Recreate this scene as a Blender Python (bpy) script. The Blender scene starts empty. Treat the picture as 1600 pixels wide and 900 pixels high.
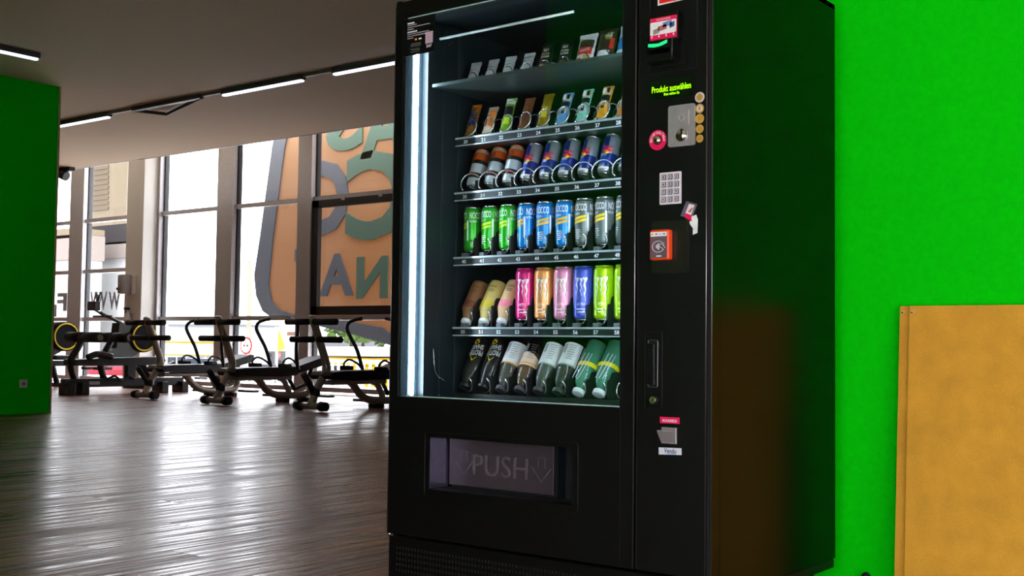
import bpy, bmesh, math, random
from mathutils import Vector, Matrix
random.seed(7)
PI = math.pi
SC = bpy.context.scene
COL = SC.collection

# ------------------------------------------------------------------ camera
FPX, PITCH, ROLL, YAW = 1811.78, math.radians(2.7798), math.radians(0.70696), math.radians(37.6751)
CAM = Vector((2.5189, -2.6224, 0.7636))
_rt = Vector((math.cos(YAW), math.sin(YAW), 0))
_fw = Vector((-math.sin(YAW) * math.cos(PITCH), math.cos(YAW) * math.cos(PITCH), math.sin(PITCH)))
_up = _rt.cross(_fw)
RT = math.cos(ROLL) * _rt + math.sin(ROLL) * _up
UP = -math.sin(ROLL) * _rt + math.cos(ROLL) * _up
cd = bpy.data.cameras.new('camera')
cd.sensor_width = 36.0
cd.lens = FPX / 1600 * 36.0
cd.clip_start = 0.05
cd.clip_end = 600
cam = bpy.data.objects.new('camera', cd)
COL.objects.link(cam)
cam.matrix_world = Matrix(((RT.x, UP.x, -_fw.x, CAM.x), (RT.y, UP.y, -_fw.y, CAM.y), (RT.z, UP.z, -_fw.z, CAM.z), (0, 0, 0, 1)))
SC.camera = cam

# ------------------------------------------------------------------ world, exposure
SC.view_settings.view_transform = 'Standard'
SC.view_settings.look = 'None'
SC.view_settings.gamma = 1.0
SC.view_settings.use_curve_mapping = False
SC.view_settings.exposure = 0.32
SC.cycles.use_denoising = True
SC.cycles.max_bounces = 8
SC.cycles.transparent_max_bounces = 16
SC.cycles.sample_clamp_indirect = 6.0
w = bpy.data.worlds.new('overcast_sky')
SC.world = w
w.use_nodes = True
wn = w.node_tree
bg = wn.nodes['Background']
bg.inputs['Color'].default_value = (0.93, 0.93, 1.0, 1)
# overcast sky after the CIE standard: luminance = zenith * (1 + 2 sin(elevation)) / 3
_tc = wn.nodes.new('ShaderNodeTexCoord')
_sx = wn.nodes.new('ShaderNodeSeparateXYZ')
wn.links.new(_tc.outputs['Generated'], _sx.inputs[0])
_mz = wn.nodes.new('ShaderNodeMath'); _mz.operation = 'MAXIMUM'; _mz.inputs[1].default_value = 0.0
wn.links.new(_sx.outputs['Z'], _mz.inputs[0])
_ma = wn.nodes.new('ShaderNodeMath'); _ma.operation = 'MULTIPLY_ADD'
ZENITH = 15.0
_ma.inputs[1].default_value = ZENITH * 2 / 3
_ma.inputs[2].default_value = ZENITH / 3
wn.links.new(_mz.outputs[0], _ma.inputs[0])
wn.links.new(_ma.outputs[0], bg.inputs['Strength'])
TUBE_POWER = 2.6          # emission of the ceiling LED tubes
LED_POWER = 75.0           # emission of the LED strips in the vending machine


# ------------------------------------------------------------------ helpers
def ray(px, py):
    return _fw * FPX + RT * (px - 800) - UP * (py - 450)


def hit(px, py, axis, val):
    """world point where the photograph's pixel meets the plane axis = val"""
    d = ray(px, py)
    return CAM + d * ((val - CAM[axis]) / d[axis])


def F(px, py, y=0.0):
    p = hit(px, py, 1, y)
    return p.x, p.z


def lin(c):
    out = []
    for v in c[:3]:
        v = v / 255.0
        out.append(v / 12.92 if v <= 0.04045 else ((v + 0.055) / 1.055) ** 2.4)
    return (*out, 1.0)


MATS = {}


def pm(name, rgb, rough=0.5, metal=0.0, spec=0.5, emit=0.0, var=0.08, scale=40.0, coat=0.0, trans=0.0, bump=0.0):
    """procedural principled material with a little noise in colour and gloss"""
    if name in MATS:
        return MATS[name]
    m = bpy.data.materials.new(name)
    m.use_nodes = True
    nt = m.node_tree
    b = nt.nodes['Principled BSDF']
    b.inputs['Roughness'].default_value = rough
    b.inputs['Metallic'].default_value = metal
    b.inputs['Specular IOR Level'].default_value = spec
    b.inputs['Coat Weight'].default_value = coat
    b.inputs['Coat Roughness'].default_value = 0.08
    b.inputs['Transmission Weight'].default_value = trans
    col = lin(rgb)
    if emit > 0:
        b.inputs['Base Color'].default_value = col
        b.inputs['Emission Color'].default_value = col
        b.inputs['Emission Strength'].default_value = emit
    else:
        tc = nt.nodes.new('ShaderNodeTexCoord')
        nz = nt.nodes.new('ShaderNodeTexNoise')
        nz.inputs['Scale'].default_value = scale
        nz.inputs['Detail'].default_value = 3
        nt.links.new(tc.outputs['Object'], nz.inputs['Vector'])
        rp = nt.nodes.new('ShaderNodeValToRGB')
        rp.color_ramp.elements[0].position = 0.3
        rp.color_ramp.elements[1].position = 0.7
        rp.color_ramp.elements[0].color = tuple(c * (1 - var) for c in col[:3]) + (1,)
        rp.color_ramp.elements[1].color = tuple(min(1, c * (1 + var)) for c in col[:3]) + (1,)
        nt.links.new(nz.outputs['Fac'], rp.inputs['Fac'])
        nt.links.new(rp.outputs['Color'], b.inputs['Base Color'])
        if bump > 0:
            bp = nt.nodes.new('ShaderNodeBump')
            bp.inputs['Strength'].default_value = bump
            bp.inputs['Distance'].default_value = 0.002
            nt.links.new(nz.outputs['Fac'], bp.inputs['Height'])
            nt.links.new(bp.outputs['Normal'], b.inputs['Normal'])
    MATS[name] = m
    return m


def glass_mat(name, tint=(1, 1, 1), ior=1.5, rough=0.0):
    m = bpy.data.materials.new(name)
    m.use_nodes = True
    nt = m.node_tree
    nt.nodes.clear()
    out = nt.nodes.new('ShaderNodeOutputMaterial')
    tr = nt.nodes.new('ShaderNodeBsdfTransparent')
    tr.inputs['Color'].default_value = (*tint, 1)
    gl = nt.nodes.new('ShaderNodeBsdfGlossy')
    gl.inputs['Roughness'].default_value = rough
    # Schlick reflectance, the same from both sides of the pane
    f0 = ((ior - 1) / (ior + 1)) ** 2
    lw = nt.nodes.new('ShaderNodeLayerWeight')
    lw.inputs['Blend'].default_value = 0.5
    pw = nt.nodes.new('ShaderNodeMath'); pw.operation = 'POWER'; pw.inputs[1].default_value = 5.0
    nt.links.new(lw.outputs['Facing'], pw.inputs[0])
    fr = nt.nodes.new('ShaderNodeMath'); fr.operation = 'MULTIPLY_ADD'
    fr.inputs[1].default_value = 1 - f0; fr.inputs[2].default_value = f0
    nt.links.new(pw.outputs[0], fr.inputs[0])
    mx = nt.nodes.new('ShaderNodeMixShader')
    nt.links.new(fr.outputs[0], mx.inputs[0])
    nt.links.new(tr.outputs[0], mx.inputs[1])
    nt.links.new(gl.outputs[0], mx.inputs[2])
    nt.links.new(mx.outputs[0], out.inputs['Surface'])
    MATS[name] = m
    return m


def tag(o, label=None, cat=None, group=None, kind=None):
    if label:
        o['label'] = label
    if cat:
        o['category'] = cat
    if group:
        o['group'] = group
    if kind:
        o['kind'] = kind
    return o


def empty(name, loc=(0, 0, 0), rz=0.0):
    o = bpy.data.objects.new(name, None)
    o.empty_display_size = 0.1
    COL.objects.link(o)
    o.location = loc
    o.rotation_euler = (0, 0, rz)
    return o


def spline(pts, n=6, closed=False):
    """Catmull-Rom through the points"""
    P = [Vector(p) for p in pts]
    out = []
    m = len(P)
    for i in range(m if closed else m - 1):
        if closed:
            p0, p1, p2, p3 = P[i - 1], P[i], P[(i + 1) % m], P[(i + 2) % m]
        else:
            p1, p2 = P[i], P[i + 1]
            p0 = P[i - 1] if i > 0 else p1 * 2 - p2
            p3 = P[i + 2] if i + 2 < m else p2 * 2 - p1
        for k in range(n):
            t = k / n
            out.append(0.5 * ((2 * p1) + (p2 - p0) * t + (2 * p0 - 5 * p1 + 4 * p2 - p3) * t * t + (3 * p1 - p0 - 3 * p2 + p3) * t ** 3))
    if not closed:
        out.append(P[-1])
    return out


class MB:
    def __init__(self):
        self.v, self.f, self.s = [], [], []

    def add(self, vs, fs, smooth=False):
        b = len(self.v)
        self.v += [tuple(p) for p in vs]
        self.f += [tuple(i + b for i in f) for f in fs]
        self.s += [smooth] * len(fs)
        return self

    def box(self, x0, y0, z0, x1, y1, z1):
        vs = [(x0, y0, z0), (x1, y0, z0), (x1, y1, z0), (x0, y1, z0), (x0, y0, z1), (x1, y0, z1), (x1, y1, z1), (x0, y1, z1)]
        return self.add(vs, [(0, 3, 2, 1), (4, 5, 6, 7), (0, 1, 5, 4), (1, 2, 6, 5), (2, 3, 7, 6), (3, 0, 4, 7)])

    def bev(self, x0, y0, z0, x1, y1, z1, r=0.003, seg=2):
        bm = bmesh.new()
        bmesh.ops.create_cube(bm, size=1.0)
        for v in bm.verts:
            v.co = Vector(((x0 + x1) / 2 + v.co.x * (x1 - x0), (y0 + y1) / 2 + v.co.y * (y1 - y0), (z0 + z1) / 2 + v.co.z * (z1 - z0)))
        bmesh.ops.bevel(bm, geom=list(bm.edges), offset=r, segments=seg, profile=0.5, affect='EDGES')
        bm.verts.index_update()
        self.add([v.co.copy() for v in bm.verts], [[v.index for v in f.verts] for f in bm.faces], False)
        bm.free()
        return self

    def tube(self, pts, r, n=10, closed=False, caps=True, r1=None):
        P = [Vector(p) for p in pts]
        m = len(P)
        T = []
        for i in range(m):
            if closed:
                t = P[(i + 1) % m] - P[i - 1]
            else:
                t = P[min(i + 1, m - 1)] - P[max(i - 1, 0)]
            T.append(t.normalized())
        nrm = T[0].orthogonal().normalized()
        vs, fs = [], []
        for i in range(m):
            if i > 0:
                q = T[i - 1].rotation_difference(T[i])
                nrm = q @ nrm
                nrm = (nrm - T[i] * nrm.dot(T[i])).normalized()
            bi = T[i].cross(nrm)
            rr = r if r1 is None else r + (r1 - r) * i / (m - 1)
            for k in range(n):
                a = 2 * PI * k / n
                vs.append(P[i] + (nrm * math.cos(a) + bi * math.sin(a)) * rr)
        for i in range(m if closed else m - 1):
            j = (i + 1) % m
            for k in range(n):
                fs.append((i * n + k, i * n + (k + 1) % n, j * n + (k + 1) % n, j * n + k))
        self.add(vs, fs, True)
        if caps and not closed:
            b = len(self.v) - m * n
            self.f += [tuple(b + k for k in range(n - 1, -1, -1)), tuple(b + (m - 1) * n + k for k in range(n))]
            self.s += [False, False]
        return self

    def cyl(self, p0, p1, r, n=16, r1=None):
        return self.tube([p0, p1], r, n, r1=r1)

    def sphere(self, c, r, n=12, m=8, sc=(1, 1, 1)):
        prof = [(r * math.sin(PI * i / m), -r * math.cos(PI * i / m)) for i in range(m + 1)]
        b = MB().lathe(prof, n)
        return self.add([(c[0] + p[0] * sc[0], c[1] + p[1] * sc[1], c[2] + p[2] * sc[2]) for p in b.v], b.f, True)

    def lathe(self, prof, n=24, smooth=True):
        vs, fs = [], []
        for (r, z) in prof:
            for k in range(n):
                a = 2 * PI * k / n
                vs.append((r * math.cos(a), r * math.sin(a), z))
        for i in range(len(prof) - 1):
            for k in range(n):
                fs.append((i * n + k, i * n + (k + 1) % n, (i + 1) * n + (k + 1) % n, (i + 1) * n + k))
        self.add(vs, fs, smooth)
        b = len(self.v) - len(prof) * n
        if prof[0][0] > 1e-6:
            self.f.append(tuple(b + k for k in range(n - 1, -1, -1)))
            self.s.append(False)
        if prof[-1][0] > 1e-6:
            self.f.append(tuple(b + (len(prof) - 1) * n + k for k in range(n)))
            self.s.append(False)
        return self

    def prism(self, poly, fn0, fn1):
        """poly in 2d; fn0 / fn1 map (a, b) to the two end faces"""
        n = len(poly)
        vs = [fn0(a, b) for a, b in poly] + [fn1(a, b) for a, b in poly]
        fs = [tuple(range(n)), tuple(range(2 * n - 1, n - 1, -1))]
        fs += [(i, (i + 1) % n + 0, (i + 1) % n + n, i + n)[::-1] for i in range(n)]
        return self.add(vs, fs)

    def xz(self, poly, y0, y1):
        return self.prism(poly, lambda a, b: (a, y0, b), lambda a, b: (a, y1, b))

    def yz(self, poly, x0, x1):
        return self.prism(poly, lambda a, b: (x0, a, b), lambda a, b: (x1, a, b))

    def xy(self, poly, z0, z1):
        return self.prism(poly, lambda a, b: (a, b, z0), lambda a, b: (a, b, z1))

    def move(self, M, start=0):
        for i in range(start, len(self.v)):
            self.v[i] = tuple(M @ Vector(self.v[i]))
        return self

    def mesh(self, name, mat):
        me = bpy.data.meshes.new(name)
        me.from_pydata(self.v, [], self.f)
        bm = bmesh.new()
        bm.from_mesh(me)
        bmesh.ops.recalc_face_normals(bm, faces=bm.faces)
        bm.to_mesh(me)
        bm.free()
        me.polygons.foreach_set('use_smooth', self.s)
        if mat:
            me.materials.append(mat)
        return me

    def build(self, name, mat, parent=None):
        o = bpy.data.objects.new(name, self.mesh(name, mat))
        COL.objects.link(o)
        if parent:
            o.parent = parent
        return o


def struct(name, mb, mat):
    o = mb.build(name, mat)
    o['kind'] = 'structure'
    return o


def copy_tree(o, parent=None):
    c = o.copy()
    COL.objects.link(c)
    c.parent = parent
    for ch in o.children:
        copy_tree(ch, c)
    return c


def rrect(x0, z0, x1, z1, r, n=5):
    out = []
    for cx, cz, a0 in ((x1 - r, z0 + r, -PI / 2), (x1 - r, z1 - r, 0), (x0 + r, z1 - r, PI / 2), (x0 + r, z0 + r, PI)):
        for k in range(n + 1):
            a = a0 + PI / 2 * k / n
            out.append((cx + r * math.cos(a), cz + r * math.sin(a)))
    return out


def disc(cx, cz, r, n=28):
    return [(cx + r * math.cos(2 * PI * k / n), cz + r * math.sin(2 * PI * k / n)) for k in range(n)]


_fonts = {}
TXT = {}


def text2d(s, size, bold=0.0, extrude=0.0, mono=False, spacing=1.0):
    """flat (or extruded) letters centred on the origin: verts (u, v, w) and faces"""
    key = (s, size, bold, extrude, mono, spacing)
    if key in TXT:
        return TXT[key]
    cu = bpy.data.curves.new('lettering', 'FONT')
    cu.body = s
    cu.size = size
    cu.offset = bold * size
    cu.extrude = extrude
    cu.resolution_u = 3
    cu.space_character = spacing
    cu.align_x = 'CENTER'
    cu.align_y = 'CENTER'
    ob = bpy.data.objects.new('lettering', cu)
    me = bpy.data.meshes.new_from_object(ob)
    vs = [tuple(v.co) for v in me.vertices]
    fs = [tuple(p.vertices) for p in me.polygons]
    bpy.data.objects.remove(ob)
    bpy.data.curves.remove(cu)
    bpy.data.meshes.remove(me)
    TXT[key] = (vs, fs)
    return TXT[key]


def text_front(mb, s, cx, cz, size, y, width=None, bold=0.0, extrude=0.0, mirror=False, rot=0.0, height=None, spacing=1.0):
    """letters standing on an x-z plane, facing -y"""
    vs, fs = text2d(s, size, bold, extrude, spacing=spacing)
    if not vs:
        return mb
    w0 = max(v[0] for v in vs) - min(v[0] for v in vs)
    h0 = max(v[1] for v in vs) - min(v[1] for v in vs)
    mu = (max(v[0] for v in vs) + min(v[0] for v in vs)) / 2
    mv = (max(v[1] for v in vs) + min(v[1] for v in vs)) / 2
    ku = (width / w0) if width else 1.0
    kv = (height / h0) if height else (ku if width else 1.0)
    if mirror:
        ku = -ku
    c, sn = math.cos(rot), math.sin(rot)
    out = []
    for u, v, q in vs:
        u, v = (u - mu) * ku, (v - mv) * kv
        out.append((cx + u * c - v * sn, y - q, cz + u * sn + v * c))
    return mb.add(out, fs)


def on_cyl(mb, vs2, fs, r, a0, z0, rfun=None):
    """wrap flat verts (u, v) onto a z cylinder; a0 measured from -y towards +x"""
    out = []
    for p in vs2:
        u, v = p[0], p[1]
        rr = rfun(z0 + v) if rfun else r
        a = a0 + u / r
        out.append((rr * math.sin(a), -rr * math.cos(a), z0 + v))
    return mb.add(out, fs)


def cyl_text(mb, s, r, a0, z0, width, height, bold=0.0, rot=0.0, rfun=None):
    vs, fs = text2d(s, 1.0, bold)
    u0, u1 = min(v[0] for v in vs), max(v[0] for v in vs)
    v0, v1 = min(v[1] for v in vs), max(v[1] for v in vs)
    c, sn = math.cos(rot), math.sin(rot)
    pts = []
    for u, v, q in vs:
        uu = (u - (u0 + u1) / 2) / (u1 - u0) * width
        vv = (v - (v0 + v1) / 2) / (v1 - v0) * height
        pts.append((uu * c - vv * sn, uu * sn + vv * c))
    return on_cyl(mb, pts, fs, r, a0, z0, rfun)


def cyl_patch(mb, r, a0, z0, width, lo, hi, n=8, rfun=None):
    """band of quads on a cylinder; lo(t), hi(t) give v for t in 0..1"""
    pts, fs = [], []
    for i in range(n + 1):
        t = i / n
        u = (t - 0.5) * width
        pts += [(u, lo(t)), (u, hi(t))]
    for i in range(n):
        fs.append((2 * i, 2 * i + 2, 2 * i + 3, 2 * i + 1))
    return on_cyl(mb, pts, fs, r, a0, z0, rfun)


# ------------------------------------------------------------------ key measures of the place
CEIL = 3.39
YWALL = 0.875         # face of the green wall behind the vending machine
YWIN = 9.4            # window front of the gym
YCE = 7.34            # the ceiling stops short of the windows here
XG = -8.57            # face of the green partition on the left
XL, XR, YB = -21.0, 4.6, -3.9
ZTOP = 4.35

# ------------------------------------------------------------------ materials of the setting
def wall_mat(name, rgb, rough=0.6, bump=0.15, var=0.05, scale=60, spec=0.3):
    return pm(name, rgb, rough=rough, bump=bump, var=var, scale=scale, spec=spec)


M_green = wall_mat('green_wall_paint', (0, 206, 3), rough=0.7, spec=0.06)
M_white = wall_mat('off_white_plaster', (196, 188, 174))
M_ceil = wall_mat('ceiling_plaster', (222, 198, 168), rough=0.8, bump=0.4, scale=180)
M_greywall = wall_mat('grey_wall_paint', (120, 112, 108))
M_alu = pm('window_aluminium', (184, 182, 186), rough=0.35, metal=0.4)
M_aludark = pm('dark_window_gasket', (22, 22, 26), rough=0.5)
M_column = wall_mat('column_paint', (205, 203, 198))
M_winglass = glass_mat('window_glass', (0.97, 0.985, 0.98), 1.45)


def floor_material():
    m = bpy.data.materials.new('brown_vinyl_plank')
    m.use_nodes = True
    nt = m.node_tree
    b = nt.nodes['Principled BSDF']
    N = lambda t: nt.nodes.new(t)
    L = nt.links.new
    geo = N('ShaderNodeNewGeometry')
    oi = N('ShaderNodeObjectInfo')
    ad = N('ShaderNodeMath'); ad.operation = 'ADD'
    L(geo.outputs['Random Per Island'], ad.inputs[0]); L(oi.outputs['Random'], ad.inputs[1])
    mul = N('ShaderNodeMath'); mul.operation = 'MULTIPLY'; mul.inputs[1].default_value = 37.0
    L(ad.outputs[0], mul.inputs[0])
    cmb = N('ShaderNodeCombineXYZ'); L(mul.outputs[0], cmb.inputs['Z'])
    va = N('ShaderNodeVectorMath'); va.operation = 'ADD'
    L(geo.outputs['Position'], va.inputs[0]); L(cmb.outputs[0], va.inputs[1])
    mp = N('ShaderNodeMapping'); mp.inputs['Scale'].default_value = (26, 1.1, 1)
    L(va.outputs[0], mp.inputs['Vector'])
    n1 = N('ShaderNodeTexNoise'); n1.inputs['Scale'].default_value = 1.0; n1.inputs['Detail'].default_value = 6; n1.inputs['Roughness'].default_value = 0.65
    L(mp.outputs[0], n1.inputs['Vector'])
    rp = N('ShaderNodeValToRGB')
    e = rp.color_ramp.elements
    e[0].position, e[0].color = 0.30, lin((54, 33, 30))
    e[1].position, e[1].color = 0.72, lin((170, 122, 104))
    mid = e.new(0.5); mid.color = lin((116, 74, 62))
    L(n1.outputs['Fac'], rp.inputs['Fac'])
    hs = N('ShaderNodeHueSaturation')
    mr = N('ShaderNodeMapRange'); mr.inputs['From Max'].default_value = 2.0; mr.inputs['To Min'].default_value = 0.72; mr.inputs['To Max'].default_value = 1.25
    L(ad.outputs[0], mr.inputs['Value']); L(mr.outputs[0], hs.inputs['Value']); L(rp.outputs[0], hs.inputs['Color'])
    L(hs.outputs[0], b.inputs['Base Color'])
    mp2 = N('ShaderNodeMapping'); mp2.inputs['Scale'].default_value = (44, 0.8, 1)
    L(va.outputs[0], mp2.inputs['Vector'])
    n2 = N('ShaderNodeTexNoise'); n2.inputs['Scale'].default_value = 1.0; n2.inputs['Detail'].default_value = 4
    L(mp2.outputs[0], n2.inputs['Vector'])
    rr = N('ShaderNodeMapRange'); rr.inputs['From Min'].default_value = 0.36; rr.inputs['From Max'].default_value = 0.62
    rr.inputs['To Min'].default_value = 0.17; rr.inputs['To Max'].default_value = 0.46
    L(n2.outputs['Fac'], rr.inputs['Value']); L(rr.outputs[0], b.inputs['Roughness'])
    bp = N('ShaderNodeBump'); bp.inputs['Strength'].default_value = 0.38; bp.inputs['Distance'].default_value = 0.0014
    L(n2.outputs['Fac'], bp.inputs['Height']); L(bp.outputs[0], b.inputs['Normal'])
    b.inputs['Specular IOR Level'].default_value = 0.2
    return m


M_floor = floor_material()

# ------------------------------------------------------------------ the setting: floor, ceiling, walls
floor = struct('floor', MB().box(XL, YB, -0.12, XR, YWIN + 0.1, -0.006), M_floor)
PW, PL = 0.19, 1.25


def plank_mb(x, y, z0=-0.006, g=0.0012):
    return MB().xy([(x - PW / 2 + g, y - PL / 2 + g), (x + PW / 2 - g, y - PL / 2 + g), (x + PW / 2 - g, y + PL / 2 - g), (x - PW / 2 + g, y + PL / 2 - g)], z0, 0.0)


plank_mesh = plank_mb(0, 0).mesh('plank', M_floor)
cands, rest = [], []
nx = int((XR - XL) / PW)
for i in range(nx):
    x = XL + (i + 0.5) * PW
    off = (i * 0.437) % 1.0 * PL
    j = 0
    y = YB + PL / 2 - off
    while y - PL / 2 < YWIN:
        y0, y1 = max(y - PL / 2, YB), min(y + PL / 2, YWIN)
        if y1 - y0 > 0.05:
            d = Vector((x, (y0 + y1) / 2, 0)) - CAM
            dz = d.dot(_fw)
            seen = False
            if dz > 0.5:
                px = 800 + FPX * d.dot(RT) / dz
                py = 450 - FPX * d.dot(UP) / dz
                seen = -60 < px < 640 and py < 960
            full = (y1 - y0) > PL - 1e-4
            if seen and full:
                cands.append((dz, x, (y0 + y1) / 2))
            else:
                rest.append((x, y0, y1))
        y += PL
cands.sort()
for dz, x, y in cands[:300]:
    o = bpy.data.objects.new('plank', plank_mesh)
    COL.objects.link(o)
    o.parent = floor
    o.location = (x, y, 0)
rb = MB()
for dz, x, y in cands[300:]:
    rest.append((x, y - PL / 2, y + PL / 2))
for x, y0, y1 in rest:
    g = 0.0012
    rb.xy([(x - PW / 2 + g, y0 + g), (x + PW / 2 - g, y0 + g), (x + PW / 2 - g, y1 - g), (x - PW / 2 + g, y1 - g)], -0.006, 0.0)
po = rb.build('distant_planks', M_floor, floor)
po['kind'] = 'stuff'

struct('ceiling', MB().box(XL, YB, CEIL, XR, YCE, CEIL + 0.12), M_ceil)
struct('trim_1', MB().box(XL, YCE, CEIL - 0.004, -0.5, YCE + 0.03, CEIL + 0.5), pm('ceiling_edge_profile', (150, 146, 150), rough=0.4, metal=0.3))
struct('wall_back_green', MB().box(-0.55, YWALL, 0, XR, YWALL + 0.12, CEIL), M_green)
struct('wall_gym_end', MB().box(-0.55, YWALL + 0.12, 0, -0.43, YWIN + 0.1, ZTOP), M_white)
struct('wall_left_green', MB().box(XG - 0.18, YB, 0, XG, 3.965, CEIL), M_green)
struct('trim_2', MB().box(XG - 0.19, 3.965, 0, XG + 0.006, 3.985, CEIL), pm('corner_strip_beech', (196, 170, 130), rough=0.5))
struct('wall_gym_far_left', MB().box(XL - 0.12, YB, 0, XL, YWIN + 0.1, ZTOP), M_white)
struct('wall_right', MB().box(XR, YB, 1.4, XR + 0.12, YWALL + 0.12, CEIL).box(XR, -0.2, 0, XR + 0.12, YWALL + 0.12, 1.4), M_white)
w3 = empty('window_3', (0, 0, 0))  # unseen side glazing, added to bring daylight onto the green wall
w3['kind'] = 'structure'
for y_ in (YB + 0.04, (YB - 0.2) / 2, -0.24):
    MB().box(XR, y_ - 0.04, 0, XR + 0.12, y_ + 0.04, 1.4).build('mullion', M_alu, w3)
for y0_, y1_ in ((YB + 0.08, (YB - 0.2) / 2 - 0.04), ((YB - 0.2) / 2 + 0.04, -0.28)):
    MB().box(XR + 0.05, y0_, 0.02, XR + 0.058, y1_, 1.38).build('pane', M_winglass, w3)
WBX, WBX1, WBZ = 1.0, 4.5, 1.75            # glazing added behind the photographer to daylight the lobby starts here
struct('wall_behind_camera', MB().box(-2.25, YB - 0.12, 0, WBX, YB, CEIL), M_green)
struct('wall_behind_camera_grey', MB().box(XL, YB - 0.12, 0, -2.25, YB, CEIL), pm('grey_brown_wall', (96, 84, 78), rough=0.6))
w2 = empty('window_2', (0, 0, 0))
w2['kind'] = 'structure'
nb = 4
struct('wall_over_entrance', MB().box(WBX, YB - 0.12, WBZ, WBX1, YB, CEIL), M_white)
struct('wall_beside_entrance', MB().box(WBX1, YB - 0.12, 0, XR, YB, CEIL), M_white)
for i in range(nb + 1):
    x = WBX + (WBX1 - WBX) * i / nb
    MB().box(x - 0.04, YB - 0.12, 0, x + 0.04, YB, WBZ).build('mullion', M_alu, w2)
for z in (0.04, WBZ - 0.04):
    MB().box(WBX, YB - 0.10, z - 0.04, WBX1, YB - 0.02, z + 0.04).build('transom', M_alu, w2)
for i in range(nb):
    xa_, xb_ = WBX + (WBX1 - WBX) * i / nb + 0.04, WBX + (WBX1 - WBX) * (i + 1) / nb - 0.04
    for z0_, z1_ in ((0.08, WBZ - 0.08),):
        MB().box(xa_, YB - 0.064, z0_, xb_, YB - 0.056, z1_).build('pane', M_winglass, w2)
struct('ceiling_window_bay', MB().box(XL, YCE + 0.03, ZTOP, -0.43, YWIN + 0.1, ZTOP + 0.1), M_ceil)
struct('wall_over_window_bay', MB().box(XL, YCE + 0.03, CEIL + 0.12, -0.43, YCE + 0.06, ZTOP), M_white)
struct('wall_window_end', MB().box(-7.9, YWIN - 0.02, 0, -0.43, YWIN + 0.12, ZTOP), M_white)

struct('ground_entrance', MB().box(-30, YB - 40, -0.35, 40, YB - 0.13, -0.05).box(XR + 0.13, YB - 0.13, -0.35, 40, 20, -0.05), pm('street_paving', (206, 204, 200), rough=0.8, scale=2))  # paving outside the added glazing, bounces daylight in

# door reflected in the glass: two grey leaves in the wall behind the camera
d1 = struct('door_1', MB().box(-4.6, YB, 0, -2.35, YB + 0.05, 2.5), pm('grey_brown_door', (92, 78, 72), rough=0.4))
MB().box(-3.50, YB + 0.05, 0, -3.45, YB + 0.06, 2.5).build('door_gap', M_aludark, d1)
MB().tube([(-3.35, YB + 0.1, 0.9), (-3.35, YB + 0.1, 1.3)], 0.015).build('door_handle', M_alu, d1)

# ------------------------------------------------------------------ windows
XS = lambda px: hit(px, 400, 1, YWIN).x
ZT0, ZT1, ZTX = hit(300, 498, 1, YWIN).z, hit(300, 331, 1, YWIN).z, hit(140, 425, 1, YWIN).z
mull = [(XL, XS(60)), (XS(118), XS(139)), (XS(258) - 0.55, XS(258)), (XS(348), XS(372)), (XS(474), XS(495)), (XS(640), XS(660))]
wf = empty('window_1', (0, 0, 0))
wf['kind'] = 'structure'
fd = 0.14
for i, (a, b) in enumerate(mull):
    mb = MB().box(a, YWIN - fd, 0, b, YWIN, ZTOP)
    mb.build('mullion', M_alu, wf)
    MB().box(b, YWIN - 0.05, 0, b + 0.025, YWIN + 0.03, ZTOP).build('gasket', M_aludark, wf)
    MB().box(a - 0.02, YWIN - 0.05, 0, a, YWIN + 0.03, ZTOP).build('gasket', M_aludark, wf)
panes = [(mull[i][1], mull[i + 1][0]) for i in range(len(mull) - 1)]
for i, (a, b) in enumerate(panes):
    zs = [0.06, ZT0, ZT1, ZTOP] if i >= 2 else [0.06, ZT0, ZTX, ZT1, ZTOP]
    for z in zs[:-1]:
        MB().box(a, YWIN - 0.09, z - 0.035, b, YWIN, z + 0.035).build('transom', M_alu, wf)
    for z0, z1 in zip(zs[:-1], zs[1:]):
        MB().box(a + 0.02, YWIN - 0.03, z0 + 0.03, b - 0.015, YWIN - 0.022, z1 - 0.03).build('pane', M_winglass, wf)
# black opening sash in the widest bay
a, b = panes[4]
sash = MB()
z0, z1 = ZT0 + 0.04, ZT1 - 0.03
for q in ((a, z0, a + 0.13, z1), (b - 0.13, z0, b, z1), (a, z0, b, z0 + 0.13), (a, z1 - 0.11, b, z1)):
    sash.box(q[0], YWIN - 0.11, q[1], q[2], YWIN - 0.035, q[3])
sash.build('opening_sash', M_aludark, wf)
for k in (0.35, 0.75):
    x = a + (b - a) * k
    MB().box(x - 0.03, YWIN - 0.13, z1 - 0.03, x + 0.03, YWIN - 0.1, z1 + 0.02).build('sash_stay', M_alu, wf)

# square column in front of the windows
xc = hit(255, 400, 1, YWIN).x
ycol = CAM.y + (xc - CAM.x) / ((hit(222, 400, 1, YWIN).x - CAM.x) / (YWIN - CAM.y))
xc0 = CAM.x + (hit(196, 400, 1, YWIN).x - CAM.x) / (YWIN - CAM.y) * (ycol - CAM.y)
struct('wall_column', MB().bev(xc0, ycol, 0, xc, YWIN - 0.02, ZTOP, 0.01), M_column)

# window lettering, stuck on the outside and so read from behind: F . W W W
lm = pm('grey_window_film', (120, 116, 120), rough=0.7)
for s, x0, x1, y0, y1 in (('F', 89.5, 104, 458, 486), ('.', 110, 112, 480, 485), ('W', 141, 157, 456, 484), ('W', 149.5, 167, 456, 484), ('W', 170, 187, 456, 484), ('I', 84.5, 88, 476, 495)):
    X0, Z1 = F(x0, y0, YWIN - 0.015)
    X1, Z0 = F(x1, y1, YWIN - 0.015)
    o = text_front(MB(), s, (X0 + X1) / 2, (Z0 + Z1) / 2, 1.0, YWIN - 0.012, width=X1 - X0, height=Z1 - Z0, bold=0.035, mirror=True, extrude=0.001).build('window_letter', lm, wf)

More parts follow.
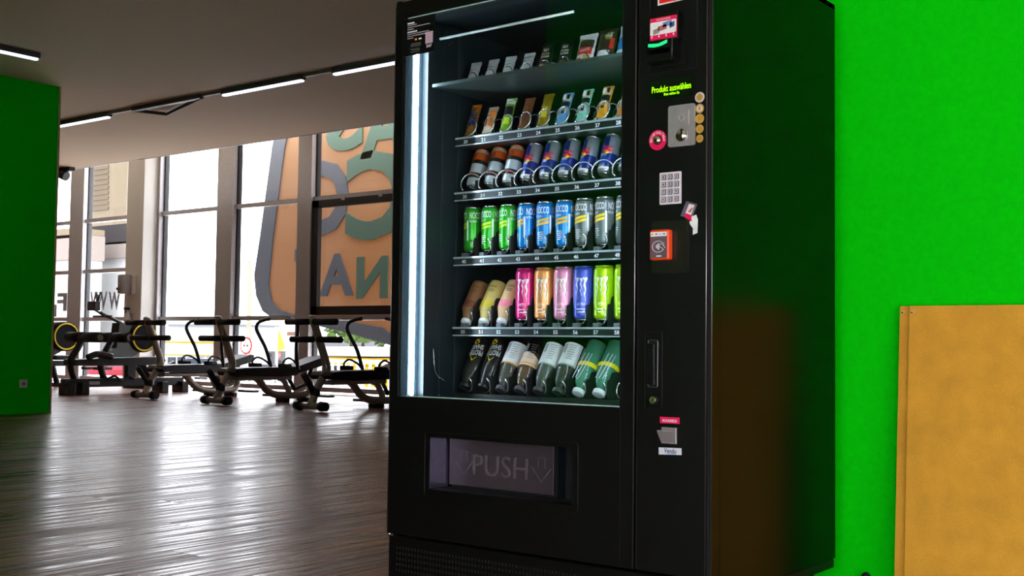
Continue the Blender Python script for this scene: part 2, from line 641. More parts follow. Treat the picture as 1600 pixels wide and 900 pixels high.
# ------------------------------------------------------------------ ceiling lamps
M_tube = pm('led_tube_glow', (214, 226, 255), emit=TUBE_POWER)
M_lamp = pm('lamp_housing', (70, 68, 66), rough=0.5)
YT = 5.05


def tube_lamp(x0, y0, x1, y1, label, parts=True):
    d = Vector((x1 - x0, y1 - y0, 0))
    ln = d.length
    o = empty('tube_lamp', (x0, y0, CEIL), math.atan2(d.y, d.x))
    MB().bev(0, -0.035, -0.05, ln, 0.035, 0, 0.004).build('housing', M_lamp, o)
    MB().bev(0.01, -0.022, -0.068, ln - 0.01, 0.022, -0.048, 0.006).build('diffuser', M_tube, o)
    tag(o, label, 'ceiling lamp', 'LED tube lamps on the ceiling')
    return o


tube_lamp(-10.75, YT, -9.32, YT, 'lit LED tube lamp reaching behind the left green wall')
tube_lamp(-7.27, YT, -6.03, YT, 'lit LED tube lamp in the middle, right of the unlit open frame')
tube_lamp(-5.605, YT, -4.2, YT, 'lit LED tube lamp cut off by the vending machine')
tube_lamp(-7.43, 1.6, -7.43, 3.07, 'lit LED tube lamp at the left edge above the green wall')
o = empty('lamp_track', (-9.32, YT, CEIL))
for q0, q1 in ((0.0, 0.44), (1.72, 2.045), (3.295, 3.71)):
    MB().box(q0, -0.018, -0.03, q1, 0.018, 0).build('rail', pm('grey_rail', (120, 112, 104), rough=0.5), o)
tag(o, 'thin grey rail linking the lamps along the ceiling', 'lamp rail')
o = empty('triangular_lamp', (-8.85, YT, CEIL))
tri = MB().tube([(0, 0, -0.03), (0.16, 0.33, -0.04), (1.22, 0, -0.03)], 0.02, 6)
tri.build('frame_bar', M_lamp, o)
MB().box(0, -0.03, -0.045, 1.22, 0.03, 0).build('mounting_rail', M_lamp, o)
tag(o, 'unlit triangular lamp frame between two tube lamps', 'lamp frame')
# unseen lamps added over the lobby for light, behind and above the photographer
for x0, y0, x1, y1, lb in ((-0.6, -3.3, 0.9, -3.3, 'LED tube lamp over the lobby left of the photographer'),
                           (1.5, -3.3, 3.0, -3.3, 'LED tube lamp over the lobby behind the photographer')):
    tube_lamp(x0, y0, x1, y1, lb)

# black spotlight on the ceiling edge, beside the green wall
p = hit(101, 268, 1, 7.2)
o = empty('spotlight', (p.x, 7.2, CEIL))
MB().box(-0.03, -0.05, -0.06, 0.2, 0.05, 0).build('bracket', M_aludark, o)
sb = MB().cyl((0.09, -0.02, -0.14), (-0.18, -0.10, -0.02), 0.075, 14)
sb.build('lamp_head', M_aludark, o)
MB().cyl((0.05, 0, -0.06), (-0.02, -0.04, -0.09), 0.02).build('arm', M_aludark, o)
tag(o, 'black spotlight hanging from the ceiling edge beside the green wall', 'spotlight')

# ------------------------------------------------------------------ vending machine
W, D, H = 1.131, 0.80, 1.83
ZD = 0.18
M_black = pm('black_powder_coat', (9, 8, 8), rough=0.42, spec=0.28, var=0.15, scale=200)
M_side = pm('black_gloss_side', (3, 3, 3), rough=0.24, spec=0.11, var=0.1, scale=30)
M_inner = pm('dark_liner', (14, 26, 32), rough=0.45)
M_edge = pm('edge_aluminium', (120, 116, 118), rough=0.3, metal=0.9)
M_gap = pm('deep_black_gap', (3, 3, 3), rough=0.8)
M_wire = pm('coil_wire', (225, 228, 230), rough=0.25, metal=0.8)
M_tray = pm('tray_steel', (120, 128, 130), rough=0.4, metal=0.4)
M_trayplain = pm('tray_plain', (62, 74, 72), rough=0.35, metal=0.4)
M_traydark = pm('tray_black', (24, 26, 26), rough=0.45)
M_strip = pm('label_strip_black', (26, 28, 30), rough=0.35)
M_whitep = pm('white_print', (236, 236, 238), rough=0.5)
M_pink = pm('pink_print', (232, 0, 84), rough=0.5)
M_chrome = pm('chrome', (215, 212, 205), rough=0.18, metal=1.0)
M_silver = pm('brushed_silver', (176, 168, 172), rough=0.38, metal=0.5)
M_led = pm('led_strip_glow', (214, 234, 255), emit=LED_POWER)
M_vglass = glass_mat('vending_glass', (0.95, 0.98, 0.97), 1.65)

vm = empty('vending_machine', (0, 0, 0))
tag(vm, 'tall black vending machine with a lit glass front and a keypad column', 'vending machine')

# cabinet
MB().bev(W - 0.022, 0.045, 0.127, W, D, H, 0.003).build('side_panel', M_side, vm)
MB().bev(0.0, 0.045, 0.127, 0.022, D, H, 0.003).build('side_panel', M_black, vm)
MB().box(0.022, D - 0.02, 0.127, W - 0.022, D, H - 0.02).build('back_panel', M_black, vm)
MB().bev(0.0, 0.045, H - 0.02, W, D, H, 0.003).build('top_panel', M_black, vm)
MB().box(0.022, 0.045, 0.127, W - 0.022, D - 0.02, 0.16).build('bottom_panel', M_black, vm)
MB().box(W - 0.03, 0.05, 0.100, W - 0.004, D - 0.005, 0.124).build('base_rail', M_black, vm)
lin_b = MB()
lin_b.box(0.055, 0.09, 0.55, 0.078, D - 0.05, 1.80)      # left liner
lin_b.box(0.84, 0.09, 0.55, 0.862, D - 0.05, 1.80)       # partition to the coin column
lin_b.box(0.078, 0.66, 0.55, 0.84, 0.68, 1.80)           # back liner
lin_b.box(0.055, 0.045, 1.79, 0.862, D - 0.05, 1.805)    # roof liner
lin_b.box(0.055, 0.045, 0.535, 0.862, D - 0.05, 0.55)
lin_b.build('interior_liner', M_inner, vm)
# guide rails and screws on the left liner
gr = MB()
for yy in (0.16, 0.235):
    gr.box(0.078, yy, 0.57, 0.081, yy + 0.006, 1.78)
gr.build('guide_rail', pm('rail_teal', (50, 62, 64), rough=0.35, metal=0.5), vm)
for px, py in ((683, 45), (686, 52), (685, 60), (687, 65), (697, 50), (702, 70), (705, 66), (686, 617)):
    p = hit(px, py, 0, 0.079)
    MB().cyl((0.078, p.y, p.z), (0.082, p.y, p.z), 0.0028, 8).build('screw', M_chrome, vm)

# door
GX0, GX1, GZ0, GZ1 = 0.052, 0.859, 0.600, 1.776
RX0, RX1, RZ0, RZ1 = 0.19, 0.708, 0.327, 0.483
df = MB()
dt = 0.045
df.box(0.021, 0, ZD, GX0, dt, H)
df.box(GX1, 0, ZD, 0.901, dt, H)
df.box(GX0, 0, GZ1, GX1, dt, H)
df.box(GX0, 0, RZ1, GX1, dt, GZ0)
df.box(GX0, 0, ZD, GX1, dt, RZ0)
df.box(GX0, 0, RZ0, RX0, dt, RZ1)
df.box(RX1, 0, RZ0, GX1, dt, RZ1)
df.build('door_frame', M_black, vm)
MB().xy([(0.0, 0.02), (0.0185, 0.0), (0.0185, dt), (0.0, dt)], ZD, H - 0.012).build('door_edge', M_black, vm)
MB().cyl((0.0195, 0.0, ZD), (0.0195, 0.0, H - 0.02), 0.0014, 8).build('edge_trim', M_edge, vm)  # bright metal line in place of the highlight on the bevelled edge
MB().cyl((0.9035, 0.0, ZD), (0.9035, 0.0, H), 0.0022, 8).build('edge_trim', M_edge, vm)
MB().box(0.862, -0.0006, ZD, 0.8628, 0.0, H).build('door_seam', M_gap, vm)
MB().cyl((0.012, 0.03, H - 0.01), (0.012, 0.03, H + 0.012), 0.013, 12).build('hinge_pin', M_black, vm)
MB().cyl((0.012, 0.02, ZD - 0.014), (0.012, 0.02, ZD), 0.005, 8).build('hinge_pin', M_chrome, vm)
MB().box(GX0, 0.004, GZ0, GX1, 0.009, GZ1).build('glass_pane', M_vglass, vm)
ge = MB()
ge.box(GX0 + 0.04, 0.0, GZ0, GX1, 0.0035, GZ0 + 0.0035)
MB().box(GX0 + 0.02, 0.0, GZ1 - 0.003, GX1, 0.0035, GZ1).build('glass_edge', pm('glass_edge_teal', (190, 222, 222), rough=0.15, metal=0.3), vm)
ge.build('glass_edge', pm('glass_edge_teal', (190, 222, 222), rough=0.15, metal=0.3), vm)
# ribbed left jamb that carries the LED strip
jb = MB()
jb.box(0.046, 0.012, GZ0, 0.052, 0.095, GZ1)
for k in range(5):
    yy = 0.014 + k * 0.0065
    jb.box(0.052, yy, GZ0, 0.0545, yy + 0.003, GZ1)
jb.build('ribbed_jamb', pm('jamb_grey_blue', (70, 92, 104), rough=0.4, metal=0.3), vm)
yl = hit(648, 360, 0, 0.056).y
MB().box(0.052, yl - 0.0045, GZ0 + 0.004, 0.058, yl + 0.0045, 1.70).build('led_strip', M_led, vm)
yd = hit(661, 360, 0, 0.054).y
dots = MB()  # glowing dashes stand in for the mirrored image of the LED strip
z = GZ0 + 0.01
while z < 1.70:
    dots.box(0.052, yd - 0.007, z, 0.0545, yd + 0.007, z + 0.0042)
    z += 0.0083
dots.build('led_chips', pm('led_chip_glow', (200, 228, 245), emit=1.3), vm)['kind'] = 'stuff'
MB().box(0.8545, 0.03, GZ0 + 0.004, 0.860, 0.039, 1.72).build('led_strip', M_led, vm)
# chrome rod under the roof, loose wire on the liner
MB().cyl((0.10, 0.12, 1.7315), (0.615, 0.12, 1.7335), 0.0042, 10).build('light_rod', pm('rod_white', (225, 232, 226), rough=0.3, metal=0.2), vm)
MB().tube(spline([hit(677, 545, 0, 0.085), hit(679, 575, 0, 0.085), hit(684, 588, 0, 0.085), hit(695, 595, 0, 0.09)]), 0.0012, 6).build('loose_wire', M_wire, vm)

# delivery recess
rc = MB()
rc.box(RX0, 0.10, RZ0 - 0.005, RX1 + 0.01, 0.105, RZ1 + 0.005)
rc.box(RX1, dt, RZ0, RX1 + 0.005, 0.10, RZ1)
rc.box(RX0, dt, RZ1, RX1, 0.10, RZ1 + 0.005)
rc.box(RX0, dt, RZ0 - 0.005, RX1, 0.10, RZ0)
rc.build('delivery_recess', M_gap, vm)
MB().box(RX0 - 0.004, 0.001, RZ0 + 0.002, RX0 + 0.001, 0.085, RZ1 - 0.002).build('recess_cheek', pm('polished_cheek', (150, 142, 172), rough=0.15, metal=0.9), vm)
fl = MB().bev(0.197, 0.082, RZ0 + 0.008, 0.588, 0.098, RZ1 - 0.008, 0.0015)
flo = fl.build('delivery_flap', pm('flap_plastic', (66, 56, 62), rough=0.35, spec=0.4), vm)
M_emb = pm('flap_emboss', (104, 92, 98), rough=0.25, spec=0.8)
xa, za = F(739, 740, 0.082)
xb, zb = F(825, 740, 0.082)
text_front(MB(), 'PUSH', (xa + xb) / 2, (RZ0 + RZ1) / 2 - 0.002, 0.09, 0.0822, width=xb - xa, height=0.062, extrude=0.0026, bold=-0.004).build('embossed_word', M_emb, flo)
ar = [(-0.012, 0.034), (0.012, 0.034), (0.012, 0.006), (0.034, 0.006), (0.0, -0.036), (-0.034, 0.006), (-0.012, 0.006)]
for px in (725, 846):
    cx = F(px, 740, 0.082)[0]
    MB().tube([(cx + u, 0.0815, (RZ0 + RZ1) / 2 + v) for u, v in ar], 0.0016, 6, closed=True).build('embossed_arrow', M_emb, flo)
MB().tube([(a, 0.0, b) for a, b in rrect(RX0 - 0.02, RZ0 - 0.02, RX1 + 0.02, RZ1 + 0.014, 0.01)], 0.0012, 6, closed=True).build('recess_rim', M_black, vm)
MB().box(0.615, 0.06, RZ0, 0.618, 0.1, RZ1).build('recess_fin', M_inner, vm)

# kick panel
kp = MB().bev(0.008, 0.02, 0.012, 0.905, 0.045, ZD - 0.012, 0.003)
kp.bev(0.9, 0.02, 0.012, W, 0.045, ZD - 0.012, 0.003)
kpo = kp.build('kick_panel', M_black, vm)
lv = MB()
for r in range(5):
    for k in range(66):
        x = 0.04 + k * 0.0125
        z = 0.135 - r * 0.017
        lv.box(x, 0.0192, z - 0.003, x + 0.0045, 0.0205, z + 0.003)
lv.build('vent_slots', M_gap, kpo)['kind'] = 'stuff'
lv2 = MB()
for r in range(5):
    for k in range(66):
        x = 0.04 + k * 0.0125
        z = 0.135 - r * 0.017
        lv2.box(x + 0.0045, 0.0175, z - 0.0032, x + 0.0055, 0.0205, z + 0.0032)
lv2.build('vent_lips', pm('vent_lip', (34, 32, 33), rough=0.4), kpo)['kind'] = 'stuff'
for x, y in ((0.05, 0.1), (W - 0.06, 0.1), (0.05, D - 0.08), (W - 0.06, D - 0.08)):
    MB().cyl((x, y, 0), (x, y, 0.13), 0.022, 12).build('foot', M_gap, vm)

# control column
MB().box(0.9035, 0.012, ZD, 0.916, dt, H).build('column_gap', M_gap, vm)
MB().bev(0.916, 0.0, ZD, 1.1145, dt, H, 0.0015).build('control_panel', M_black, vm)
MB().cyl((1.1152, 0.0, ZD), (1.1152, 0.0, H), 0.0018, 8).build('edge_trim', M_edge, vm)  # highlight along the column edge, built as a metal line
MB().box(1.117, 0.004, 0.14, 1.1285, dt, H).build('column_gap', M_gap, vm)
MB().cyl((1.1298, 0.003, 0.13), (1.1298, 0.003, H), 0.0013, 8).build('edge_trim', M_edge, vm)
MB().box(1.1285, 0.003, 0.13, W, 0.046, H).build('corner_post', M_side, vm)


def plate(name, poly, y0, y1, mat, parent=vm):
    return MB().xz(poly, y0, y1).build(name, mat, parent)


# red sticker at the top
so = plate('red_sticker', [F(1028, -40), F(1028, 9), F(1071, -1), F(1071, -50)], -0.001, 0.0, M_whitep)
x0, z0 = F(1030.5, 6)
x1, z1 = F(1068.5, -2)
plate('sticker_field', [(x0, z0), (x1, z0), (x1, z0 + 0.07), (x0, z0 + 0.07)], -0.0014, -0.001, pm('red_print', (236, 22, 20), rough=0.5), so)
lt = MB()
for k in range(5):
    xx = x0 + 0.018 + k * 0.0085
    lt.box(xx, -0.0018, z0 + 0.010, xx + 0.0065, -0.0014, z0 + 0.05)
lt.build('sticker_lettering', pm('pale_print', (255, 214, 190), rough=0.5), so)

# bank note reader
nx0, nz1 = F(1016, 18)
nx1, nz0 = F(1086, 112)
MB().tube([(a, 0.0, b) for a, b in rrect(0.945, nz0 + 0.01, 1.086, 1.70, 0.008)], 0.0012, 6, closed=True).build('reader_seam', M_gap, vm)
bx0, bz1 = F(1023, 24)
bx1, bz0 = F(1077, 98)
bo = plate('note_reader', rrect(0.958, 1.496, 1.062, 1.640, 0.006), -0.004, 0.0, M_black)
MB().bev(0.962, -0.032, 1.555, 1.048, 0.0, 1.632, 0.004).build('reader_hood', M_black, bo)
scr = plate('reader_poster', rrect(0.966, 1.560, 1.045, 1.618, 0.002), -0.034, -0.0318, M_pink, bo)
plate('poster_field', rrect(0.967, 1.573, 1.044, 1.607, 0.003), -0.0346, -0.034, M_whitep, scr)
text_front(MB(), 'GELDSCHEINE', 1.006, 1.6125, 0.01, -0.0346, width=0.042).build('poster_heading', M_whitep, scr)
for cx, cz, w_, rgb in ((0.985, 1.582, 0.018, (150, 146, 140)), (1.003, 1.589, 0.026, (176, 96, 96)), (1.018, 1.597, 0.026, (112, 140, 190)), (1.032, 1.593, 0.014, (54, 76, 128))):
    plate('printed_note', [(cx - w_ / 2, cz - 0.008), (cx + w_ / 2, cz - 0.004), (cx + w_ / 2, cz + 0.009), (cx - w_ / 2, cz + 0.005)], -0.0352, -0.0346, pm('note_%d' % rgb[0], rgb, rough=0.6), scr)
for k in range(4):
    cx = 0.972 + k * 0.0215
    mb = MB().xz([(cx - 0.0008, 1.573), (cx + 0.0008, 1.573), (cx + 0.0008, 1.569), (cx + 0.0028, 1.569), (cx, 1.5645), (cx - 0.0028, 1.569), (cx - 0.0008, 1.569)], -0.0352, -0.0346)
    mb.build('printed_arrow', M_whitep, scr)
jaw = MB()
jaw.bev(0.955, -0.045, 1.532, 1.037, 0.0, 1.556, 0.003)
jaw.bev(0.955, -0.045, 1.500, 1.037, 0.0, 1.520, 0.004)
jaw.bev(1.030, -0.045, 1.505, 1.040, 0.0, 1.556, 0.003)
jaw.build('reader_mouth', M_black, bo)
gx = [(0.968, 1.549), (0.968, 1.541), (0.984, 1.538), (0.998, 1.5385), (1.012, 1.541), (1.024, 1.545), (1.024, 1.553), (0.998, 1.546)]
plate('green_light', gx, -0.0465, -0.045, pm('green_led', (20, 215, 120), emit=0.75), bo)
MB().cyl((1.0385, -0.045, 1.508), (1.0385, -0.045, 1.556), 0.0009, 6).build('mouth_edge', M_edge, bo)

# display
dx0, dz1 = 0.951, 1.462
dx1, dz0 = 1.072, 1.415
ds = plate('display', rrect(dx0, dz0 - 0.004, dx1 + 0.002, dz1, 0.003), -0.001, 0.0, pm('display_black', (16, 18, 14), rough=0.2))
M_disp = pm('display_text_glow', (150, 255, 0), emit=1.6)
text_front(MB(), 'Produkt auswählen', 1.0115, 1.4375, 0.02, -0.0016, width=0.116, height=0.0165, bold=0.0).build('display_line', M_disp, ds)
text_front(MB(), 'Bitte wählen Sie', 1.013, 1.4225, 0.012, -0.0016, width=0.046, height=0.007).build('display_line', M_disp, ds)

# coin unit
cu = MB().xz(rrect(1.006, 1.280, 1.083, 1.388, 0.006), -0.007, 0.0)
cu = cu.build('coin_plate', M_silver, vm)
plate('plate_relief', rrect(1.020, 1.334, 1.068, 1.374, 0.002), -0.0085, -0.007, M_silver, cu)
plate('plate_relief', rrect(1.029, 1.336, 1.066, 1.372, 0.002), -0.0095, -0.0085, M_silver, cu)
MB().tube([(a, -0.0098, b) for a, b in disc(1.047, 1.353, 0.008, 16)], 0.001, 5, closed=True).build('coin_symbol', M_silver, cu)
MB().tube([(a, -0.007, b) for a, b in disc(1.0445, 1.308, 0.0185, 24)], 0.0014, 6, closed=True).build('knob_ring', M_silver, cu)
kn = MB().sphere((1.0445, -0.006, 1.308), 0.017, 18, 10, (1, 0.55, 1)).build('coin_knob', M_chrome, cu)
MB().box(1.048, -0.017, 1.293, 1.0515, -0.006, 1.323).build('coin_slot', M_gap, cu)
gold, silv = pm('coin_gold', (206, 160, 72), rough=0.4, metal=0.2), pm('coin_silver', (222, 210, 214), rough=0.4, metal=0.2)
for k, (py, r, outer, inner) in enumerate(((152, 0.0135, silv, gold), (169.5, 0.0122, gold, silv), (185.5, 0.0125, gold, None), (201.5, 0.0112, gold, None), (216.5, 0.0104, gold, None))):
    cx, cz = F(1093.5, py)
    co = plate('coin_sticker', disc(cx, cz, r), -0.001, 0.0, outer)
    if inner:
        plate('coin_centre', disc(cx, cz, r * 0.68, 20), -0.0016, -0.001, inner, co)
    text_front(MB(), ('2', '1', '50', '20', '10')[k], cx, cz, 0.012, -0.0019, height=0.009, width=0.005 if k < 2 else 0.009).build('coin_figure', pm('coin_figure', (176, 128, 52), rough=0.5), co)

# money return ring
cx, cz = F(1028, 219)
ro = plate('return_sticker', disc(cx, cz, 0.0265, 36), -0.001, 0.0, M_pink)
rt = MB()
word = 'Geldrückgabe'
for i, ch in enumerate(word):
    a = math.radians(185 - i * (190 / (len(word) - 1)))
    rr = 0.0198
    text_front(rt, ch, cx + rr * math.cos(a), cz + rr * math.sin(a), 0.011, -0.0015, rot=a - PI / 2, bold=0.02)
rt.build('ring_lettering', M_whitep, ro)
MB().sphere((cx, -0.004, cz), 0.011, 16, 8, (1, 0.6, 1)).build('return_button', M_chrome, ro)
MB().tube([(a, -0.001, b) for a, b in disc(cx, cz, 0.0118, 24)], 0.001, 5, closed=True).build('button_ring', M_gap, ro)

# keypad
kx0, kz1, kx1, kz0 = 0.980, 1.2155, 1.043, 1.132
ko = plate('keypad', rrect(kx0, kz0, kx1, kz1, 0.002), -0.004, 0.0, pm('keypad_plate', (226, 218, 228), rough=0.45))
M_key, M_keyd = pm('key_cap', (196, 186, 196), rough=0.4), pm('key_shadow', (58, 52, 60), rough=0.5)  # second one is the dark grey of key surrounds and figures
for r in range(4):
    for c in range(3):
        cx = kx0 + 0.0125 + c * 0.019
        cz = kz1 - 0.0125 - r * 0.0195
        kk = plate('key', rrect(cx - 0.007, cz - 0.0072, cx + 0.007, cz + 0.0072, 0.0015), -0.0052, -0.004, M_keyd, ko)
        kb = MB().xz(rrect(cx - 0.0055, cz - 0.0055, cx + 0.0050, cz + 0.0058, 0.0012), -0.0068, -0.0052)
        text_front(kb, '', cx, cz, 0.01, 0)
        kb.build('key_cap', M_key, kk)
        text_front(MB(), '123456789*0#'[r * 3 + c], cx - 0.0002, cz, 0.010, -0.0071, height=0.0085 if (r, c) != (3, 0) else 0.006, width=0.0055 if (r, c) not in ((0, 0),) else 0.003, bold=0.01).build('key_figure', M_keyd, kk)

# card hand sticker
hs = plate('card_sticker', [F(1072.5, 314), F(1089.5, 319), F(1081, 342), F(1063.5, 337.5)], -0.001, 0.0, pm('sticker_grey', (104, 94, 116), rough=0.4))
plate('sticker_screen', [F(1077, 318.5), F(1085.5, 320.5), F(1080, 337), F(1071, 334)], -0.0014, -0.001, pm('sticker_pale', (236, 216, 216), rough=0.5), hs)
plate('sticker_dots', [F(1082, 324), F(1083.5, 324.5), F(1079, 332), F(1075.5, 331)], -0.0017, -0.0014, pm('sticker_dots', (150, 96, 90), rough=0.5), hs)
plate('sticker_card', [F(1072, 333), F(1084.5, 338), F(1081, 346), F(1070, 339.5)], -0.0019, -0.0014, M_pink, hs)
plate('sticker_hand', [F(1081, 338.5), F(1088.5, 335.5), F(1091, 343), F(1090.5, 364), F(1083, 367), F(1083.5, 357), F(1078.5, 350), F(1078, 346), F(1081.5, 345.5)], -0.0023, -0.0019, M_whitep, hs)

# card reader
rp = plate('reader_plate', rrect(0.962, 0.953, 1.066, 1.088, 0.004), -0.012, 0.0, pm('reader_plate', (28, 26, 22), rough=0.3))
rb_ = MB().bev(0.969, -0.036, 0.985, 1.026, -0.012, 1.064, 0.006, 3).build('card_reader', pm('orange_plastic', (240, 72, 8), rough=0.35, var=0.02), rp)
fy = -0.0362
plate('reader_face', rrect(0.9735, 0.990, 1.0215, 1.0575, 0.003), fy - 0.0006, fy, pm('reader_face_grey', (104, 84, 94), rough=0.35), rb_)
plate('reader_band', rrect(0.9735, 1.046, 1.0215, 1.0575, 0.002), fy - 0.0010, fy, M_whitep, rb_)
for k, rgb in enumerate(((225, 90, 20), (70, 60, 130), (190, 170, 190), (60, 60, 120))):
    cx = 0.979 + k * 0.0115
    plate('printed_mark', rrect(cx - 0.0032, 1.0505, cx + 0.0032, 1.0535, 0.001), fy - 0.0014, fy - 0.001, pm('mark_%d_%d' % rgb[:2], rgb, rough=0.5), rb_)
MB().tube([(0.9965 + 0.0175 * math.cos(a), fy - 0.001, 1.0195 + 0.0145 * math.sin(a)) for a in [math.radians(20 + k * 16) for k in range(20)]], 0.0008, 5).build('contactless_ring', M_whitep, rb_)
cw = MB()
for k in range(4):
    rr = 0.0045 + k * 0.003
    cw.tube([(0.9865 + rr * math.cos(a), fy - 0.001, 1.0195 + rr * math.sin(a)) for a in [math.radians(-40 + q * 10) for q in range(9)]], 0.0009, 5)
cw.build('contactless_waves', M_whitep, rb_)
MB().tube(spline([(1.000, fy - 0.001, 1.0255), (1.006, fy - 0.001, 1.026), (1.011, fy - 0.001, 1.0225), (1.017, fy - 0.001, 1.0155)]), 0.0008, 5).tube([(1.002, fy - 0.001, 1.019), (1.008, fy - 0.001, 1.015), (1.0125, fy - 0.001, 1.0105)], 0.0008, 5).build('contactless_hand', M_whitep, rb_)
plate('reader_bar', rrect(0.991, 0.9935, 1.006, 0.9965, 0.001), fy - 0.0012, fy, M_whitep, rb_)

# handle and lock
hx0, hz1 = 0.939, 0.802
hx1, hz0 = 0.990, 0.603
ho = plate('handle_plate', rrect(hx0, hz0, hx1, hz1, 0.006), -0.003, 0.0, M_black)
MB().tube([(a, -0.003, b) for a, b in rrect(hx0, hz0, hx1, hz1, 0.006)], 0.0008, 5, closed=True).build('plate_edge', M_black, ho)
ix0, iz1 = F(1014, 531)
ix1, iz0 = F(1028.5, 605)
plate('handle_well', rrect(ix0, iz0, ix1, iz1, 0.004), -0.0036, -0.003, M_gap, ho)
MB().bev(ix0 + 0.002, -0.014, iz0 + 0.006, ix1 - 0.004, -0.003, iz1 - 0.008, 0.003).build('handle', M_black, ho)
MB().tube([(a, -0.0036, b) for a, b in rrect(ix0, iz0, ix1, iz1, 0.004)], 0.001, 5, closed=True).build('handle_rim', M_edge, ho)
cx, cz = F(1022, 625)
MB().tube([(a, -0.0035, b) for a, b in disc(cx, cz, 0.0125, 24)], 0.0014, 6, closed=True).build('lock_ring', M_black, ho)
lo = MB().cyl((cx, -0.009, cz), (cx, -0.003, cz), 0.009, 20).build('lock', pm('brass_lock', (196, 180, 140), rough=0.25, metal=0.9), ho)
MB().box(cx - 0.001, -0.0095, cz - 0.005, cx + 0.001, -0.009, cz + 0.005).build('keyhole', M_gap, lo)

# coin return
st = plate('return_label', [F(1031.5, 651), F(1062, 652.5), F(1062, 662.5), F(1031.5, 661)], -0.001, 0.0, M_pink)
x0, z0 = F(1046.7, 657)
text_front(MB(), 'RÜCKGELD', x0, z0, 0.01, -0.0014, width=0.042, height=0.008, bold=0.02).build('label_lettering', M_whitep, st)
x0, z1 = F(1035, 667)
x1, z0 = F(1058, 694)
cr = MB().bev(x0, -0.006, z0, x1, 0.0, z1, 0.0015).build('coin_return', M_silver, vm)
MB().yz([(-0.006, z0 + 0.004), (-0.006, z0 + 0.008), (-0.024, z1 - 0.007), (-0.026, z1 - 0.010)], x0 - 0.001, x1 - 0.001).build('return_flap', M_silver, cr)
vs = plate('maker_sticker', [F(1029.5, 699), F(1065, 700.5), F(1065, 711), F(1029.5, 710)], -0.001, 0.0, pm('sticker_lilac_white', (222, 220, 236), rough=0.45))
x0, z0 = F(1047.5, 704.8)
text_front(MB(), 'Vendo', x0, z0 + 0.0005, 0.012, -0.0014, width=0.036, height=0.0125, bold=0.015).build('sticker_lettering', pm('ink_black', (24, 22, 30), rough=0.5), vs)
plate('sticker_line', [(x0 - 0.012, z0 - 0.0085), (x0 + 0.017, z0 - 0.0085), (x0 + 0.017, z0 - 0.0066), (x0 - 0.012, z0 - 0.0066)], -0.0014, -0.001, pm('sky_blue_print', (70, 170, 230), rough=0.5), vs)

# instruction poster on the glass
px0, px1, pz0, pz1 = 0.056, 0.181, 1.656, 1.776
pt = plate('instruction_poster', [(px0, pz0), (px1, pz0), (px1, pz1), (px0, pz1)], 0.002, 0.0038, pm('poster_black', (10, 9, 14), rough=0.35))


def poster_rows(rows, h, mat, name):
    mb = MB()
    for (u0, u1, v) in rows:
        xa_ = px0 + u0 * (px1 - px0)
        xb_ = px0 + u1 * (px1 - px0)
        zz = pz1 - v * (pz1 - pz0)
        x = xa_
        while x < xb_ - 0.002:                       # runs of word-length strokes
            wl = random.uniform(0.005, 0.014)
            x2 = min(x + wl, xb_)
            mb.box(x, 0.0014, zz - h / 2, x2, 0.002, zz + h / 2)
            x = x2 + 0.0014
    return mb.build(name, mat, pt)


poster_rows([(0.10, 0.34, 0.15), (0.10, 0.42, 0.38)], 0.0042, M_whitep, 'poster_heading')
poster_rows([(0.10, 0.40, 0.20), (0.10, 0.84, 0.255), (0.10, 0.30, 0.31), (0.10, 0.84, 0.435), (0.10, 0.88, 0.49), (0.10, 0.30, 0.545)], 0.0022, pm('poster_text_grey', (190, 178, 186), rough=0.5), 'poster_text')
poster_rows([(0.24, 0.56, 0.70), (0.20, 0.56, 0.735), (0.22, 0.54, 0.77), (0.2, 0.5, 0.84), (0.26, 0.54, 0.875), (0.2, 0.5, 0.92)], 0.0016, pm('poster_text_dim', (110, 104, 112), rough=0.5), 'poster_text')
zz = pz1 - 0.60 * (pz1 - pz0)
plate('poster_mark', disc(px0 + 0.046, zz, 0.0032, 14), 0.0013, 0.002, pm('mark_red', (220, 60, 20), rough=0.5), pt)
plate('poster_mark', disc(px0 + 0.050, zz, 0.0032, 14), 0.0010, 0.0013, pm('mark_amber', (240, 160, 40), rough=0.5), pt)
plate('poster_mark', rrect(px0 + 0.060, zz - 0.002, px0 + 0.071, zz + 0.002, 0.0006), 0.0013, 0.002, M_whitep, pt)
plate('poster_panel', [(px0 + 0.088, pz0 + 0.028), (px0 + 0.118, pz0 + 0.028), (px0 + 0.118, pz0 + 0.064), (px0 + 0.088, pz0 + 0.064)], 0.0013, 0.002, pm('poster_pale_pink', (206, 172, 192), rough=0.5), pt)
text_front(MB(), '24/7', px0 + 0.103, pz0 + 0.020, 0.012, 0.0014, width=0.022, height=0.009, bold=0.02).build('poster_figure', M_whitep, pt)

# ------------------------------------------------------------------ shelves of the vending machine
X0S, PIT, YF = 0.129, 0.0726, 0.22
SX = lambda k: X0S + PIT * k
TX0, TX1 = 0.088, 0.832
ROWZ = [1.574, 1.402, 1.224, 1.015, 0.790, 0.578]      # underside of each tray
COILR = [0.027, 0.029, 0.030, 0.028, 0.028, 0.030]
DIVH = [0.0, 0.0, 0.050, 0.082, 0.092, 0.080]
TRAYTOP = []


def helix(r, pitch, turns, y0, n=16, phase=0.0, hand=1):
    pts = []
    for i in range(int(turns * n) + 1):
        a = phase + hand * 2 * PI * i / n
        pts.append((r * math.sin(a), y0 + pitch * i / n, -r * math.cos(a)))
    return pts


